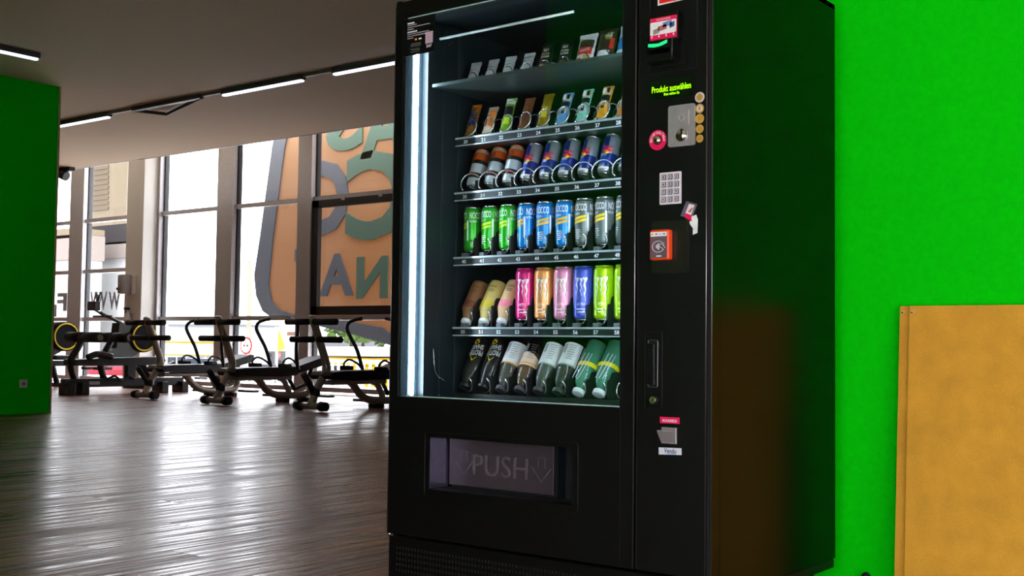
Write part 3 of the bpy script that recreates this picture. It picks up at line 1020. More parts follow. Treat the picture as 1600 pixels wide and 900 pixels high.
for row in range(6):
    zb_ = ROWZ[row]
    top = zb_ + (0.012 if row == 0 else 0.027)
    TRAYTOP.append(top)
    tb = MB()
    if row == 0:
        tb.box(TX0, 0.10, zb_, TX1, 0.64, zb_ + 0.004)
        tb.box(TX0, 0.10, zb_ + 0.004, TX1, 0.106, zb_ + 0.010)
        tb.box(TX0, 0.20, zb_ + 0.004, TX1, 0.64, zb_ + 0.012)
    else:
        tb.box(TX0, YF + 0.004, zb_, TX1, 0.64, zb_ + 0.027)
    t = tb.build('shelf_tray', M_trayplain if row == 0 else M_traydark, vm)
    if 0 < row < 5:
        ls = MB()
        ls.box(TX0, YF - 0.001, zb_, TX1, YF + 0.004, zb_ + 0.026)
        ls.build('label_strip', M_strip, t)
        MB().box(TX0, YF - 0.006, zb_ + 0.021, TX1, YF - 0.001, zb_ + 0.027).build('strip_lip', pm('clear_lip', (176, 190, 194), rough=0.2, metal=0.3), t)
        MB().box(TX0, YF - 0.005, zb_ - 0.002, TX1, YF - 0.001, zb_ + 0.002).build('strip_lip', MATS['clear_lip'], t)
        for k in range(9):
            text_front(MB(), '%d%d' % (row + 1, k), SX(k), zb_ + 0.0115, 0.014, YF - 0.0016, width=0.0165, height=0.0115, bold=0.02).build('slot_number', M_whitep, t)
    # wire coils
    pitch = (0.04, 0.045, 0.062, 0.066, 0.072, 0.075)[row]
    cr_ = COILR[row]
    cz_ = top + cr_ + (0.004 if row != 3 and row != 4 else 0.010)
    cm = MB().tube([(p[0], p[1], p[2] + cz_) for p in helix(cr_, pitch, 3.2, YF + 0.003, phase=-0.4 if row < 3 else 2.2, hand=-1 if row >= 2 else 1)], 0.0023, 6).mesh('spiral_coil', M_wire)
    for k in range(9):
        co = bpy.data.objects.new('spiral_coil', cm)
        COL.objects.link(co)
        co.parent = t
        co.location = (SX(k), 0, 0)
    if row in (3, 4):
        bmx = MB().bev(-0.024, YF + 0.002, top, -0.004, YF + 0.020, top + 0.012, 0.0015).mesh('coil_block', pm('grey_block', (86, 92, 96), rough=0.4))
        for k in range(9):
            co = bpy.data.objects.new('coil_block', bmx)
            COL.objects.link(co)
            co.parent = t
            co.location = (SX(k) + 0.010, 0, 0)
    if DIVH[row] > 0:
        h = DIVH[row]
        r = 0.012
        prof = [(YF + 0.006, top), (YF + 0.006, top + h * 0.72), (YF + 0.020, top + h * 0.74), (YF + 0.026, top + h - 0.006), (YF + 0.034, top + h), (0.34, top + h), (0.34, top)]
        dm = MB().yz(prof, -0.0008, 0.0008).mesh('divider', M_traydark)
        for k in range(9):
            co = bpy.data.objects.new('divider', dm)
            COL.objects.link(co)
            co.parent = t
            co.location = (SX(k) + PIT / 2, 0, 0)

# ------------------------------------------------------------------ goods in the machine
ORD = ['first', 'second', 'third', 'fourth', 'fifth']
SHELF = ['top shelf', 'second shelf', 'third shelf', 'fourth shelf', 'fifth shelf', 'bottom shelf']
ALU = pm('can_aluminium', (205, 208, 210), rough=0.25, metal=0.9)


def metal_paint(name, rgb, metal=0.35, rough=0.28):
    return pm(name, rgb, rough=rough, metal=metal, var=0.04, coat=0.3)


def place(o, row, k, tilt=0.0, dy=0.0, dz=0.0, dx=0.0, y=None, rz=0.0):
    o.location = (SX(k) + dx, (0.262 if y is None else y) + dy, TRAYTOP[row] + 0.010 + dz)
    o.rotation_euler = (-tilt, 0, rz)
    return o


def can(name, rgb, r, h, prints, lidmat=None, metal=0.35, bandtop=None):
    """drink can: painted body, aluminium rim, lid with a pull ring, base; prints are (part name, material, MB)"""
    o = empty(name)
    m = metal_paint('paint_%d_%d_%d' % rgb, rgb, metal)
    nk = r * 0.84
    MB().lathe([(r * 0.80, 0.004), (r * 0.97, 0.011), (r, 0.018), (r, h - 0.020), (r * 0.97, h - 0.013), (nk + 0.001, h - 0.005)], 28).build('can_body', m, o)
    MB().lathe([(0.0005, 0.008), (r * 0.55, 0.006), (r * 0.74, 0.0), (r * 0.80, 0.0045)], 24).build('can_base', ALU, o)
    ld = MB().lathe([(nk, h - 0.006), (nk + 0.0015, h - 0.001), (nk + 0.0005, h), (nk - 0.002, h), (nk - 0.003, h - 0.004), (0.0005, h - 0.004)], 24).build('lid', lidmat or ALU, o)
    MB().tube([(0.006 * math.cos(a), -0.006 + 0.009 * math.sin(a), h - 0.002) for a in [2 * PI * i / 12 for i in range(12)]], 0.0012, 5, closed=True).build('pull_ring', lidmat or ALU, ld)
    for nm, mt, mb in prints:
        mb.build(nm, mt, o)
    return o


FACE = math.radians(12)     # labels look a little towards the camera side


def stripe_cans():
    R, Hc = 0.029, 0.146
    q = R + 0.0006
    kinds = [('green', (38, 176, 30), (190, 226, 40), 'lime_print'), ('blue', (24, 132, 214), (222, 176, 52), 'amber_print'), ('grey', (104, 112, 114), (240, 210, 40), 'yellow_print')]
    for kind, (word, rgb, srgb, sname) in enumerate(kinds):
        sm = pm(sname, srgb, rough=0.4)
        turns = {0: (-62, -14, -28), 1: (-44, 0, -4), 2: (-12, -26, -40)}[kind]
        for j in range(3):
            k = kind * 3 + j
            a0 = FACE + math.radians(turns[j])
            nm = MB()
            for aa in (a0, a0 + PI * 0.62):
                cyl_text(nm, 'NOCCO', q, aa, 0.118, 0.046, 0.021, bold=0.012)
                cyl_text(nm, 'BCAA+', q, aa - 0.35, 0.099, 0.026, 0.008, bold=0.01)
            sb_ = MB()
            for aa in (a0,):
                for zc in (0.087, 0.076):
                    cyl_patch(sb_, q, aa, zc, 0.046, lambda t: -0.009 + 0.010 * t, lambda t: -0.001 + 0.010 * t, 8)
            tx = MB()
            for i, ww in enumerate((0.020, 0.024, 0.018, 0.022, 0.014)):
                cyl_patch(tx, q, a0 - 0.2, 0.050 - i * 0.0062, ww, lambda t: -0.0012, lambda t: 0.0012, 4)
            cyl_patch(tx, q, a0 + 0.95, 0.072, 0.006, lambda t: -0.035, lambda t: 0.030, 2)
            o = can('drink_can', rgb, R, Hc, [('printed_name', M_whitep, nm), ('printed_stripes', sm, sb_), ('printed_small_text', M_whitep, tx)])
            place(o, 3, k, dz=0.006)
            tag(o, 'slim %s drink can with white lettering, %s of three from the left' % (word, ORD[j]), 'drink can', 'upright slim cans on the fourth shelf')


stripe_cans()


def claw(mb, q, a0, z0, s=1.0):
    """three ragged claw strokes"""
    for du, top, bot, w_ in ((-0.0135, 0.036, -0.030, 0.0075), (0.0, 0.034, -0.020, 0.006), (0.0125, 0.036, -0.034, 0.0075)):
        n = 9
        pts, fs = [], []
        for i in range(n + 1):
            t = i / n
            v = top + (bot - top) * t
            ww = w_ * (1 - t * 0.85) * (1.0 + 0.35 * math.sin(i * 2.3))
            if i == 0:
                ww = w_ * 2.0
            cx_ = du + 0.002 * math.sin(i * 1.7)
            pts += [((cx_ - ww / 2) * s, v * s), ((cx_ + ww / 2) * s, v * s)]
        for i in range(n):
            fs.append((2 * i, 2 * i + 1, 2 * i + 3, 2 * i + 2))
        on_cyl(mb, pts, fs, q, a0, z0)
    return mb


def claw_cans():
    R, Hc = 0.0325, 0.163
    q = R + 0.0007
    cols = [(3, (214, 30, 120), (255, 220, 236), 'magenta'), (4, (238, 160, 92), (252, 240, 228), 'peach orange'), (5, (226, 140, 176), (252, 236, 240), 'pale pink'),
            (6, (72, 84, 196), (206, 214, 250), 'violet blue'), (7, (168, 214, 10), (236, 246, 200), 'lime green'), (8, (170, 216, 14), (236, 246, 200), 'lime green')]
    for k, rgb, crgb, word in cols:
        a0 = FACE + math.radians(6)
        cm_ = claw(MB(), q, a0, 0.092)
        edge = claw(MB(), R + 0.0004, a0 + 0.03, 0.0915, 1.06)  # darker print outlining the claw emblem
        tx = MB()
        cyl_text(tx, 'ULTRA', q, a0, 0.049, 0.026, 0.008, bold=0.015)
        for i, ww in enumerate((0.030, 0.022)):
            cyl_patch(tx, q, a0, 0.034 - i * 0.009, ww, lambda t: -0.0016, lambda t: 0.0016, 4)
        o = can('drink_can', rgb, R, Hc, [('claw_shadow', pm('claw_edge', (64, 52, 60), rough=0.5), edge), ('claw_emblem', pm('claw_%d' % crgb[0], crgb, rough=0.3, metal=0.2), cm_),
                                          ('printed_text', pm('claw_text_%d' % crgb[2], crgb, rough=0.5), tx)], lidmat=metal_paint('lid_%d_%d' % rgb[:2], tuple(int(c * 0.8) for c in rgb), 0.6))
        place(o, 4, k, dz=0.010)
        tag(o, '%s drink can with pale claw emblem above shelf number 5%d' % (word, k) if k < 8 else 'lime green drink can cut off by the door frame on the fifth shelf', 'drink can', 'claw emblem cans on the fifth shelf')


claw_cans()


def lean_cans():
    R, Hc = 0.0265, 0.134
    q = R + 0.0006
    navy = pm('navy_panel', (16, 30, 110), rough=0.3, metal=0.3)
    bright = pm('blue_panel', (22, 70, 186), rough=0.3, metal=0.3)
    red, yel = pm('emblem_red', (214, 24, 48), rough=0.4), pm('emblem_yellow', (250, 196, 40), rough=0.4)
    silver = (176, 182, 190)
    blk, orange = pm('can_black_band', (22, 18, 20), rough=0.35), pm('can_orange_band', (196, 84, 20), rough=0.35, metal=0.3)
    for k in range(9):
        a0 = FACE + math.radians((-10, 4, 8, -6, 0, 6, -14, 4, 0)[k])
        if k < 3:
            bt = MB()
            cyl_patch(bt, q, a0, 0.112, 2 * PI * q * 0.98, lambda t: -0.020, lambda t: 0.006, 26)
            bb = MB()
            cyl_patch(bb, q, a0, 0.085, 2 * PI * q * 0.98, lambda t: -0.006, lambda t: 0.008, 26)
            cyl_patch(bb, q, a0, 0.033, 2 * PI * q * 0.98, lambda t: -0.005, lambda t: 0.013, 26)
            rd = MB()
            cyl_patch(rd, q + 0.0002, a0, 0.036, 2 * PI * q * 0.98, lambda t: -0.0015, lambda t: 0.0015, 26)
            tx = cyl_text(MB(), 'US', q + 0.0004, a0 - 0.35, 0.103, 0.022, 0.016, bold=0.02)
            o = can('drink_can', (190, 200, 208), R, Hc, [('orange_band', orange, bt), ('dark_band', blk, bb), ('red_line', pm('can_red_line', (190, 60, 60), rough=0.4), rd), ('printed_letters', pm('dark_letter', (60, 26, 12), rough=0.5), tx)],
                    lidmat=pm('orange_lid', (214, 108, 34), rough=0.3, metal=0.5))
            lab = 'white and black leaning can with orange top, %s of three from the left' % ORD[k]
        else:
            nv = MB()
            for aa in (a0, a0 + PI):
                cyl_patch(nv, q, aa - 0.78, 0.0655, q * PI / 2, lambda t: 0.0, lambda t: 0.055, 10)
                cyl_patch(nv, q, aa + 0.78, 0.0655, q * PI / 2, lambda t: -0.046, lambda t: 0.0, 10)
            bv = MB()
            cyl_patch(bv, q, a0 - 0.5, 0.040, q * 1.5, lambda t: -0.010, lambda t: 0.016, 8)
            em = MB()
            on_cyl(em, [(-0.016, 0.004), (-0.006, 0.001), (0.0, 0.007), (0.006, 0.001), (0.016, 0.004), (0.013, 0.010), (0.004, 0.013), (-0.004, 0.013), (-0.013, 0.010)],
                   [(0, 1, 2, 7, 8), (2, 3, 4, 5, 6), (2, 6, 7)], q + 0.0009, a0, 0.066)
            ey = MB()
            on_cyl(ey, [(0.007 * math.cos(2 * PI * i / 14), 0.007 * math.sin(2 * PI * i / 14)) for i in range(14)], [tuple(range(14))], q + 0.0006, a0, 0.068)
            tx = cyl_text(MB(), 'Red Bull', q + 0.0005, a0, 0.086, 0.030, 0.009, bold=0.015)
            ww = MB()
            cyl_patch(ww, q, a0, 0.0195, 2 * PI * q * 0.98, lambda t: -0.006, lambda t: 0.002, 26)
            o = can('drink_can', silver, R, Hc, [('navy_panel', navy, nv), ('blue_panel', bright, bv), ('red_emblem', red, em), ('yellow_disc', yel, ey), ('printed_name', red, tx), ('white_band', M_whitep, ww)], metal=0.7)
            lab = 'blue and silver leaning energy drink can, %s from the left of its row' % ORD[k - 3] if k < 8 else 'blue and silver energy drink can cut off by the door frame'
        place(o, 2, k, tilt=math.radians(20), y=0.262, dz=0.006)
        tag(o, lab, 'drink can', 'leaning cans on the third shelf')


lean_cans()


def bottle(name, r, h, body, cap, prints=(), neck=0.0135, shoulder=0.62, capname='cap'):
    o = empty(name)
    MB().lathe([(r * 0.6, 0.0), (r * 0.93, 0.004), (r, 0.012), (r, h * shoulder - 0.01), (r * 0.96, h * shoulder + 0.01), (r * 0.72, h * 0.80), (neck + 0.002, h * 0.90), (neck, h * 0.93), (neck, h * 0.95)], 24).build('bottle_body', body, o)
    MB().lathe([(neck + 0.003, h * 0.925), (neck + 0.004, h * 0.93), (neck + 0.004, h * 0.995), (neck + 0.002, h), (0.0005, h)], 20).build(capname, cap, o)
    for nm, mt, mb in prints:
        mb.build(nm, mt, o)
    return o


def invert(o, row, k, tilt, h, y=0.235, dz=0.0):
    """stand the bottle on its cap, base leaning back"""
    o.rotation_euler = (PI - tilt, 0, 0)
    o.location = (SX(k), y + h * math.sin(tilt), TRAYTOP[row] + 0.012 + dz + h * math.cos(tilt))


# three shake bottles standing on their caps, fifth shelf
whitecap = pm('white_cap', (232, 234, 238), rough=0.4)
for k, (rgb, lo, word) in enumerate((((140, 96, 60), (120, 62, 44), 'brown'), ((214, 190, 112), (220, 196, 60), 'pale yellow'), ((216, 176, 130), (236, 130, 150), 'beige and pink'))):
    R, hb = 0.031, 0.152
    low = MB()
    cyl_patch(low, R + 0.0006, PI + FACE, 0.085, 2 * PI * R * 0.98, lambda t: -0.004, lambda t: 0.022, 26)
    tx = cyl_text(MB(), 'SHAKE', R + 0.0008, PI - 0.2, 0.030, 0.026, 0.007, bold=0.01)
    for i in range(2):
        cyl_patch(tx, R + 0.0008, PI - 0.2, 0.042 + i * 0.006, 0.020, lambda t: -0.001, lambda t: 0.001, 4)
    o = bottle('shake_bottle', R, hb, pm('shake_%s' % word.replace(' ', '_'), rgb, rough=0.35), whitecap,
               [('lower_band', pm('shake_low_%d' % k, lo, rough=0.4), low), ('printed_name', pm('brown_ink', (84, 54, 32), rough=0.5), tx)])
    invert(o, 4, k, math.radians(32), hb, y=0.232)
    tag(o, '%s shake bottle upside down above shelf number 5%d' % (word, k), 'bottle', 'upside-down shake bottles')

# bottom shelf
blackb, yellowp = pm('bottle_black', (24, 22, 22), rough=0.3, coat=0.4), pm('bottle_yellow', (240, 208, 20), rough=0.4)
clear = glass_mat('clear_bottle', (0.80, 0.82, 0.80), 1.5)
M_grn = glass_mat('green_water_bottle', (0.62, 0.80, 0.72), 1.6)
for k in range(2):
    R, hb = 0.031, 0.180
    q = R + 0.0008
    tx = MB()
    cyl_text(tx, 'PROTEIN', q, PI - 0.15, 0.062, 0.056, 0.019, bold=0.02, rot=0.12)
    cyl_text(tx, 'SHAKE', q, PI - 0.15, 0.040, 0.046, 0.018, bold=0.02, rot=0.12)
    yl_ = MB()
    on_cyl(yl_, [(-0.012, -0.004), (0.012, -0.004), (0.0, 0.014)], [(0, 1, 2)], q, PI - 0.2, 0.080)
    on_cyl(yl_, [(0.011 * math.cos(2 * PI * i / 16), 0.009 * math.sin(2 * PI * i / 16)) for i in range(16)], [tuple(range(16))], q, PI + 0.1, 0.020)
    yl2 = MB()
    cyl_patch(yl2, R * 0.86, PI, 0.150, R * 1.6, lambda t: -0.010, lambda t: 0.006, 8, rfun=None)
    o = bottle('protein_bottle', R, hb, blackb, blackb, [('printed_name', M_whitep, tx), ('yellow_marks', yellowp, yl_)], neck=0.016)
    invert(o, 5, k, math.radians(34), hb, y=0.232, dz=0.004)
    tag(o, ('black protein shake bottle upside down, leftmost on the bottom shelf', 'black protein shake bottle upside down, second from left on the bottom shelf')[k], 'bottle', 'protein shake bottles on the bottom shelf')
for k, (word, paper, accent) in enumerate((('third', (228, 228, 230), (232, 160, 60)), ('fourth', (224, 200, 176), (236, 150, 50)), ('fifth', (232, 236, 234), (150, 180, 160)), ('sixth', (230, 234, 232), (150, 180, 160)))):
    R, hb = 0.0325, 0.186
    q = R + 0.0008
    lab_ = MB()
    if k == 1:
        cyl_patch(lab_, q, PI + FACE, 0.085, 2 * PI * R * 0.55, lambda t: -0.008 - 0.02 * math.sin(PI * t), lambda t: 0.020, 18)
    else:
        cyl_patch(lab_, q, PI - 0.15, 0.060, R * 2.6, lambda t: -0.040, lambda t: 0.040, 18)
    ac = MB()
    cyl_patch(ac, q + 0.0003, PI - 0.15, 0.097, R * 2.4, lambda t: -0.002, lambda t: 0.003, 14)
    ink = MB()
    for i in range(7):
        cyl_patch(ink, q + 0.0004, PI - 0.45, 0.030 + i * 0.008, 0.022 - 0.003 * (i % 3), lambda t: -0.0009, lambda t: 0.0009, 4)
    for i in range(9):
        cyl_patch(ink, q + 0.0004, PI + 0.30, 0.028 + i * 0.0035, 0.014, lambda t: -0.0010, lambda t: 0.0010, 3)
    o = bottle('drink_bottle', R, hb, clear, pm('smoke_cap', (60, 58, 60), rough=0.4), [('paper_label', pm('label_%s' % word, paper, rough=0.55), lab_), ('label_edge', pm('label_accent_%d' % k, accent, rough=0.5), ac), ('printed_text', pm('label_ink', (130, 126, 130), rough=0.6), ink)], neck=0.014)
    MB().lathe([(R * 0.8, 0.05), (R * 0.94, 0.055), (R * 0.94, hb * 0.60), (R * 0.66, hb * 0.80), (0.010, hb * 0.9)], 20).build('drink', pm('drink_%d' % k, ((90, 84, 80), (110, 84, 60), (96, 104, 98), (72, 74, 66))[k], rough=0.2), o)
    invert(o, 5, k + 2, math.radians(34), hb, y=0.232, dz=0.0)
    tag(o, ('clear bottle with white barcode label upside down, third from left on the bottom shelf', 'clear bottle with small beige label upside down between two white-labelled bottles', 'clear bottle with white label upside down, fifth from left on the bottom shelf', 'clear bottle with white label upside down beside the green water bottles')[k], 'bottle', 'labelled bottles on the bottom shelf')
for k in range(2):
    R, hb = 0.034, 0.196
    q = R * 1.0 + 0.0008
    bd = MB()
    cyl_patch(bd, q, PI, 0.104, 2 * PI * R * 0.98, lambda t: -0.007, lambda t: 0.007, 26)
    o = bottle('water_bottle', R, hb, M_grn, pm('white_wrap', (214, 226, 222), rough=0.4), [('yellow_band', pm('band_yellow', (232, 222, 20), rough=0.4), bd)], neck=0.015)
    MB().lathe([(R * 0.8, 0.012), (R * 0.93, 0.016), (R * 0.93, hb * 0.60), (R * 0.66, hb * 0.80), (0.010, hb * 0.9)], 20).build('water', pm('water_green', (120, 172, 150), rough=0.15), o)
    wr = MB()
    random.seed(3 + k)
    for i in range(3):
        a = random.uniform(PI - 1.0, PI + 1.0)
        wr.tube([((R + 0.004) * math.sin(a + t * 0.3), -(R + 0.004) * math.cos(a + t * 0.3), 0.07 + 0.09 * t) for t in (0, 0.25, 0.5, 0.75, 1.0)], 0.0012, 5)
    wr.build('shrink_wrap', pm('wrap_film', (206, 206, 220), rough=0.2), o)
    invert(o, 5, k + 6, math.radians(36), hb, y=0.234, dz=0.0)
    tag(o, ('green water bottle with yellow band in torn wrap on the bottom shelf', 'green water bottle with yellow band beside the door frame')[k], 'bottle', 'water bottles on the bottom shelf')


def pillow(w_, h_, t_, nu=8, nv=14, crimp=0.012):
    """front and back surface functions of a sealed flow-wrap pack, u across, v up from 0"""
    def thick(u, v):
        e = min(v - crimp, h_ - crimp - v)
        f = 0.0 if e <= 0 else min(1.0, e / 0.016) ** 0.5
        s = max(0.0, 1 - abs(2 * u / w_) ** 3)
        return 0.0012 + t_ / 2 * f * s
    def surf(u, v, side, off=0.0):
        wob = 0.0008 * math.sin(v * 260 + u * 150)
        return (u * (1.0 - 0.06 * (thick(0, v) > 0.003)), side * (thick(u, v) + off) + wob, v)
    return surf


def pack(name, w_, h_, t_, mat, patches, crimpmat=None, seam=True):
    """pillow-shaped pack standing upright; patches: (part name, material, u0, u1, v0, v1) on the front"""
    o = empty(name)
    sf = pillow(w_, h_, t_)
    mb = MB()
    nu, nv = 8, 18
    for side in (-1, 1):
        vs = [sf((i / nu - 0.5) * w_, j / nv * h_, side) for j in range(nv + 1) for i in range(nu + 1)]
        fs = [(j * (nu + 1) + i, j * (nu + 1) + i + 1, (j + 1) * (nu + 1) + i + 1, (j + 1) * (nu + 1) + i) for j in range(nv) for i in range(nu)]
        mb.add(vs, fs, True)
    mb.build('wrapper', mat, o)
    for nm, mt, u0, u1, v0, v1 in patches:
        p = MB()
        n, m = 6, 8
        vs = [sf((u0 + (u1 - u0) * i / n) * w_, (v0 + (v1 - v0) * j / m) * h_, -1, 0.0009) for j in range(m + 1) for i in range(n + 1)]
        fs = [(j * (n + 1) + i, j * (n + 1) + i + 1, (j + 1) * (n + 1) + i + 1, (j + 1) * (n + 1) + i) for j in range(m) for i in range(n)]
        p.add(vs, fs, True).build(nm, mt, o)
    for v in (0.0, h_):
        c = MB()
        s = 1 if v > 0 else -1
        pts = []
        nz = 11
        for i in range(nz + 1):
            pts.append(((i / nz - 0.5) * w_ * 0.98, v + s * (0.0 if i % 2 else 0.002)))
        poly = [(-w_ * 0.49, v - s * 0.010)] + pts + [(w_ * 0.49, v - s * 0.010)]
        c.xz(poly, -0.0017, 0.0017)
        c.build('crimped_end', crimpmat or mat, o)
    return o


def foil(name, rgb, metal=0.55, rough=0.3):
    return pm(name, rgb, rough=rough, metal=metal, var=0.15, scale=70, bump=0.3)


def pack_text(o, s, cx, cz, width, mat, y, rot=0.0, name='printed_name', height=None):
    text_front(MB(), s, cx, cz, 0.01, y, width=width, height=height, bold=0.015, rot=rot).build(name, mat, o)


# top shelf
sil = foil('silver_foil', (208, 212, 212), 0.4)
dk = pm('pack_dark', (30, 28, 30), rough=0.4)
for k in range(4):
    o = pack('snack_bar', 0.040, 0.098, 0.018, sil, [('printed_block', dk, -0.45, -0.2, 0.10, 0.26), ('printed_block', dk, 0.2, 0.45, 0.10, 0.26), ('white_panel', pm('pack_white', (214, 218, 218), rough=0.5), -0.2, 0.2, 0.12, 0.38),
                                                               ('grey_print', pm('pack_grey', (132, 136, 138), rough=0.5), -0.3, 0.3, 0.50, 0.54), ('grey_print', MATS['pack_grey'], -0.3, 0.3, 0.62, 0.66)])
    place(o, 0, k, tilt=math.radians(24), y=0.236, dz=-0.004, rz=math.radians((6, 4, 8, 5)[k]))
    tag(o, 'silver foil snack bar, %s from the left on the top shelf' % ('first', 'second', 'third', 'fourth')[k], 'snack bar', 'silver bars on the top shelf')
blk2 = foil('black_foil', (20, 18, 20), 0.1, 0.35)
tan = pm('tan_print', (206, 164, 104), rough=0.5)
for k in (4, 5):
    o = pack('snack_bar', 0.044, 0.118, 0.018, blk2, [('food_picture', tan if k == 4 else pm('brown_picture', (84, 62, 40), rough=0.5), -0.42, 0.40, 0.10, 0.34), ('choc_picture', pm('choc_print', (70, 44, 30), rough=0.5), -0.1, 0.40, 0.26, 0.38)])
    m_ = pm('cream_print', (214, 206, 190), rough=0.5)
    pack_text(o, 'EAT', 0.002, 0.088, 0.018, m_, -0.0112, height=0.009)
    pack_text(o, 'PROTEIN', 0.002, 0.074, 0.026, tan if k == 4 else m_, -0.0112, height=0.006)
    pack_text(o, 'EATBAR', 0.002, 0.064, 0.028, m_, -0.0112, height=0.007)
    place(o, 0, k, tilt=math.radians(20), y=0.238, dz=-0.004, rz=math.radians(6))
    tag(o, ('black snack bar with tan food picture on the top shelf', 'black snack bar with dark brown picture on the top shelf')[k - 4], 'snack bar', 'black bars on the top shelf')
redp = pm('red_pack_print', (206, 40, 28), rough=0.4)
o = pack('snack_bag', 0.066, 0.118, 0.028, foil('white_foil', (222, 222, 226), 0.1, 0.35), [('dark_panel', pm('pack_choc', (52, 30, 26), rough=0.45), -0.28, 0.45, 0.56, 0.78), ('red_panel', redp, -0.35, 0.42, 0.36, 0.56), ('red_swirl', redp, -0.48, -0.05, 0.14, 0.26), ('brown_picture', tan, 0.05, 0.4, 0.1, 0.34)])
pack_text(o, 'WHITE', 0.006, 0.055, 0.036, M_whitep, -0.0172, rot=0.1, height=0.010)
place(o, 0, 6, tilt=math.radians(18), y=0.244, dz=0.0)
tag(o, 'white snack bag with red and dark brown print on the top shelf', 'snack bag', 'snack bags on the top shelf')
o = pack('snack_bag', 0.066, 0.122, 0.028, foil('brown_foil', (62, 42, 34), 0.1, 0.35), [('pale_label', pm('pale_label', (206, 204, 176), rough=0.5), 0.0, 0.34, 0.72, 0.92), ('green_label', pm('green_label', (120, 140, 40), rough=0.5), 0.02, 0.32, 0.66, 0.73), ('white_picture', M_whitep, -0.3, 0.35, 0.20, 0.36), ('tan_picture', tan, -0.4, 0.1, 0.08, 0.2), ('red_picture', redp, 0.30, 0.46, 0.40, 0.70)])
pack_text(o, '16', 0.011, 0.100, 0.012, pm('ink_black', (24, 22, 30)), -0.0150, height=0.010)
place(o, 0, 7, tilt=math.radians(18), y=0.244, dz=0.0)
tag(o, 'dark brown snack bag with pale round label on the top shelf', 'snack bag', 'snack bags on the top shelf')
o = pack('snack_bag', 0.066, 0.125, 0.028, foil('ice_foil', (206, 220, 232), 0.1, 0.35), [('blue_panel', pm('pack_blue', (40, 120, 200), rough=0.4), -0.4, 0.45, 0.30, 0.62)])
place(o, 0, 8, tilt=math.radians(18), y=0.244, dz=0.0)
tag(o, 'white and blue snack bag cut off by the door frame on the top shelf', 'snack bag', 'snack bags on the top shelf')

# second shelf
gold = foil('gold_foil', (176, 118, 40), 0.5)
bars = [
    (foil('bronze_foil', (150, 92, 30), 0.45), [('navy_panel', pm('pack_navy', (26, 30, 84), rough=0.4), -0.40, 0.40, 0.28, 0.52), ('grey_panel', pm('pack_slate', (64, 68, 84), rough=0.4), -0.35, 0.35, 0.56, 0.72), ('amber_end', pm('pack_amber', (216, 128, 20), rough=0.35, metal=0.4), -0.49, 0.49, 0.84, 0.99)], 'gold and navy snack bar', '2', 0.120),
    (foil('pale_foil', (206, 186, 160), 0.2), [('orange_print', pm('pack_orange', (222, 118, 30), rough=0.4), 0.02, 0.45, 0.22, 0.88), ('brown_print', pm('pack_brown', (112, 70, 40), rough=0.4), -0.42, -0.1, 0.2, 0.5)], 'cream and orange snack bar', '2', 0.100),
    (foil('green_foil', (112, 158, 30), 0.25), [('black_panel', dk, -0.45, 0.45, 0.46, 0.70), ('white_end', pm('pack_white', (214, 218, 218)), -0.49, 0.49, 0.78, 0.98), ('lime_spot', pm('pack_lime', (190, 220, 60), rough=0.4), -0.2, 0.35, 0.16, 0.36)], 'green and white snack bar', '2', 0.125),
    (foil('cocoa_foil', (120, 72, 38), 0.35), [('cocoa_print', pm('pack_cocoa', (92, 50, 28), rough=0.5), -0.3, 0.3, 0.2, 0.5)], 'brown snack bar', '2', 0.115),
    (foil('olive_foil', (160, 134, 26), 0.45), [('olive_print', pm('pack_olive', (206, 188, 60), rough=0.4), -0.3, 0.35, 0.22, 0.55)], 'olive gold snack bar', '2', 0.120),
    (foil('blue_foil', (98, 156, 208), 0.15), [('grey_picture', pm('pack_mist', (176, 184, 186), rough=0.5), -0.35, 0.40, 0.28, 0.50), ('black_top', dk, -0.46, 0.46, 0.50, 0.66), ('cream_top', pm('pack_linen', (196, 184, 160), rough=0.5), -0.40, 0.45, 0.70, 0.92)], 'light blue snack bar', '2', 0.112),
    (foil('mint_foil', (132, 206, 186), 0.15), [('grey_picture', MATS['pack_mist'], -0.35, 0.40, 0.24, 0.50), ('black_top', dk, -0.46, 0.46, 0.52, 0.68), ('cream_top', MATS['pack_linen'], -0.40, 0.45, 0.70, 0.92)], 'mint green snack bar', '2', 0.115),
    (foil('honey_foil', (222, 156, 36), 0.2), [('tan_picture', tan, -0.35, 0.40, 0.26, 0.48), ('black_top', dk, -0.46, 0.46, 0.50, 0.68), ('cream_top', MATS['pack_linen'], -0.40, 0.45, 0.70, 0.92)], 'honey yellow snack bar', '2', 0.115),
    (foil('apricot_foil', (200, 130, 60), 0.2), [('cream_picture', MATS['pack_linen'], -0.35, 0.40, 0.26, 0.52)], 'apricot snack bar', '2', 0.115),
]
for k, (m_, pts_, word, _, hh) in enumerate(bars):
    o = pack('snack_bar', 0.036, hh, 0.018, m_, pts_)
    if k >= 5:
        for q_ in (-0.006, 0.008):
            MB().box(q_ - 0.005, -0.0112, hh * 0.74, q_ + 0.005, -0.0106, hh * 0.90).build('printed_tile', dk if q_ > 0 else M_whitep, o)
        plate_ = MB().box(-0.004, -0.0116, hh * 0.26, 0.007, -0.0108, hh * 0.40).build('printed_badge', dk, o)
    place(o, 1, k, tilt=math.radians(26), y=0.236, dz=-0.002, rz=math.radians((10, 6, 12, 8, 8, 4, 4, 4, 4)[k]))
    tag(o, (word + ' leaning above shelf number 2%d' % k) if k < 8 else word + ' cut off by the door frame on the second shelf', 'snack bar', 'bars on the second shelf')
# cans and bottles waiting behind the first ones would be hidden, so each slot shows its front item

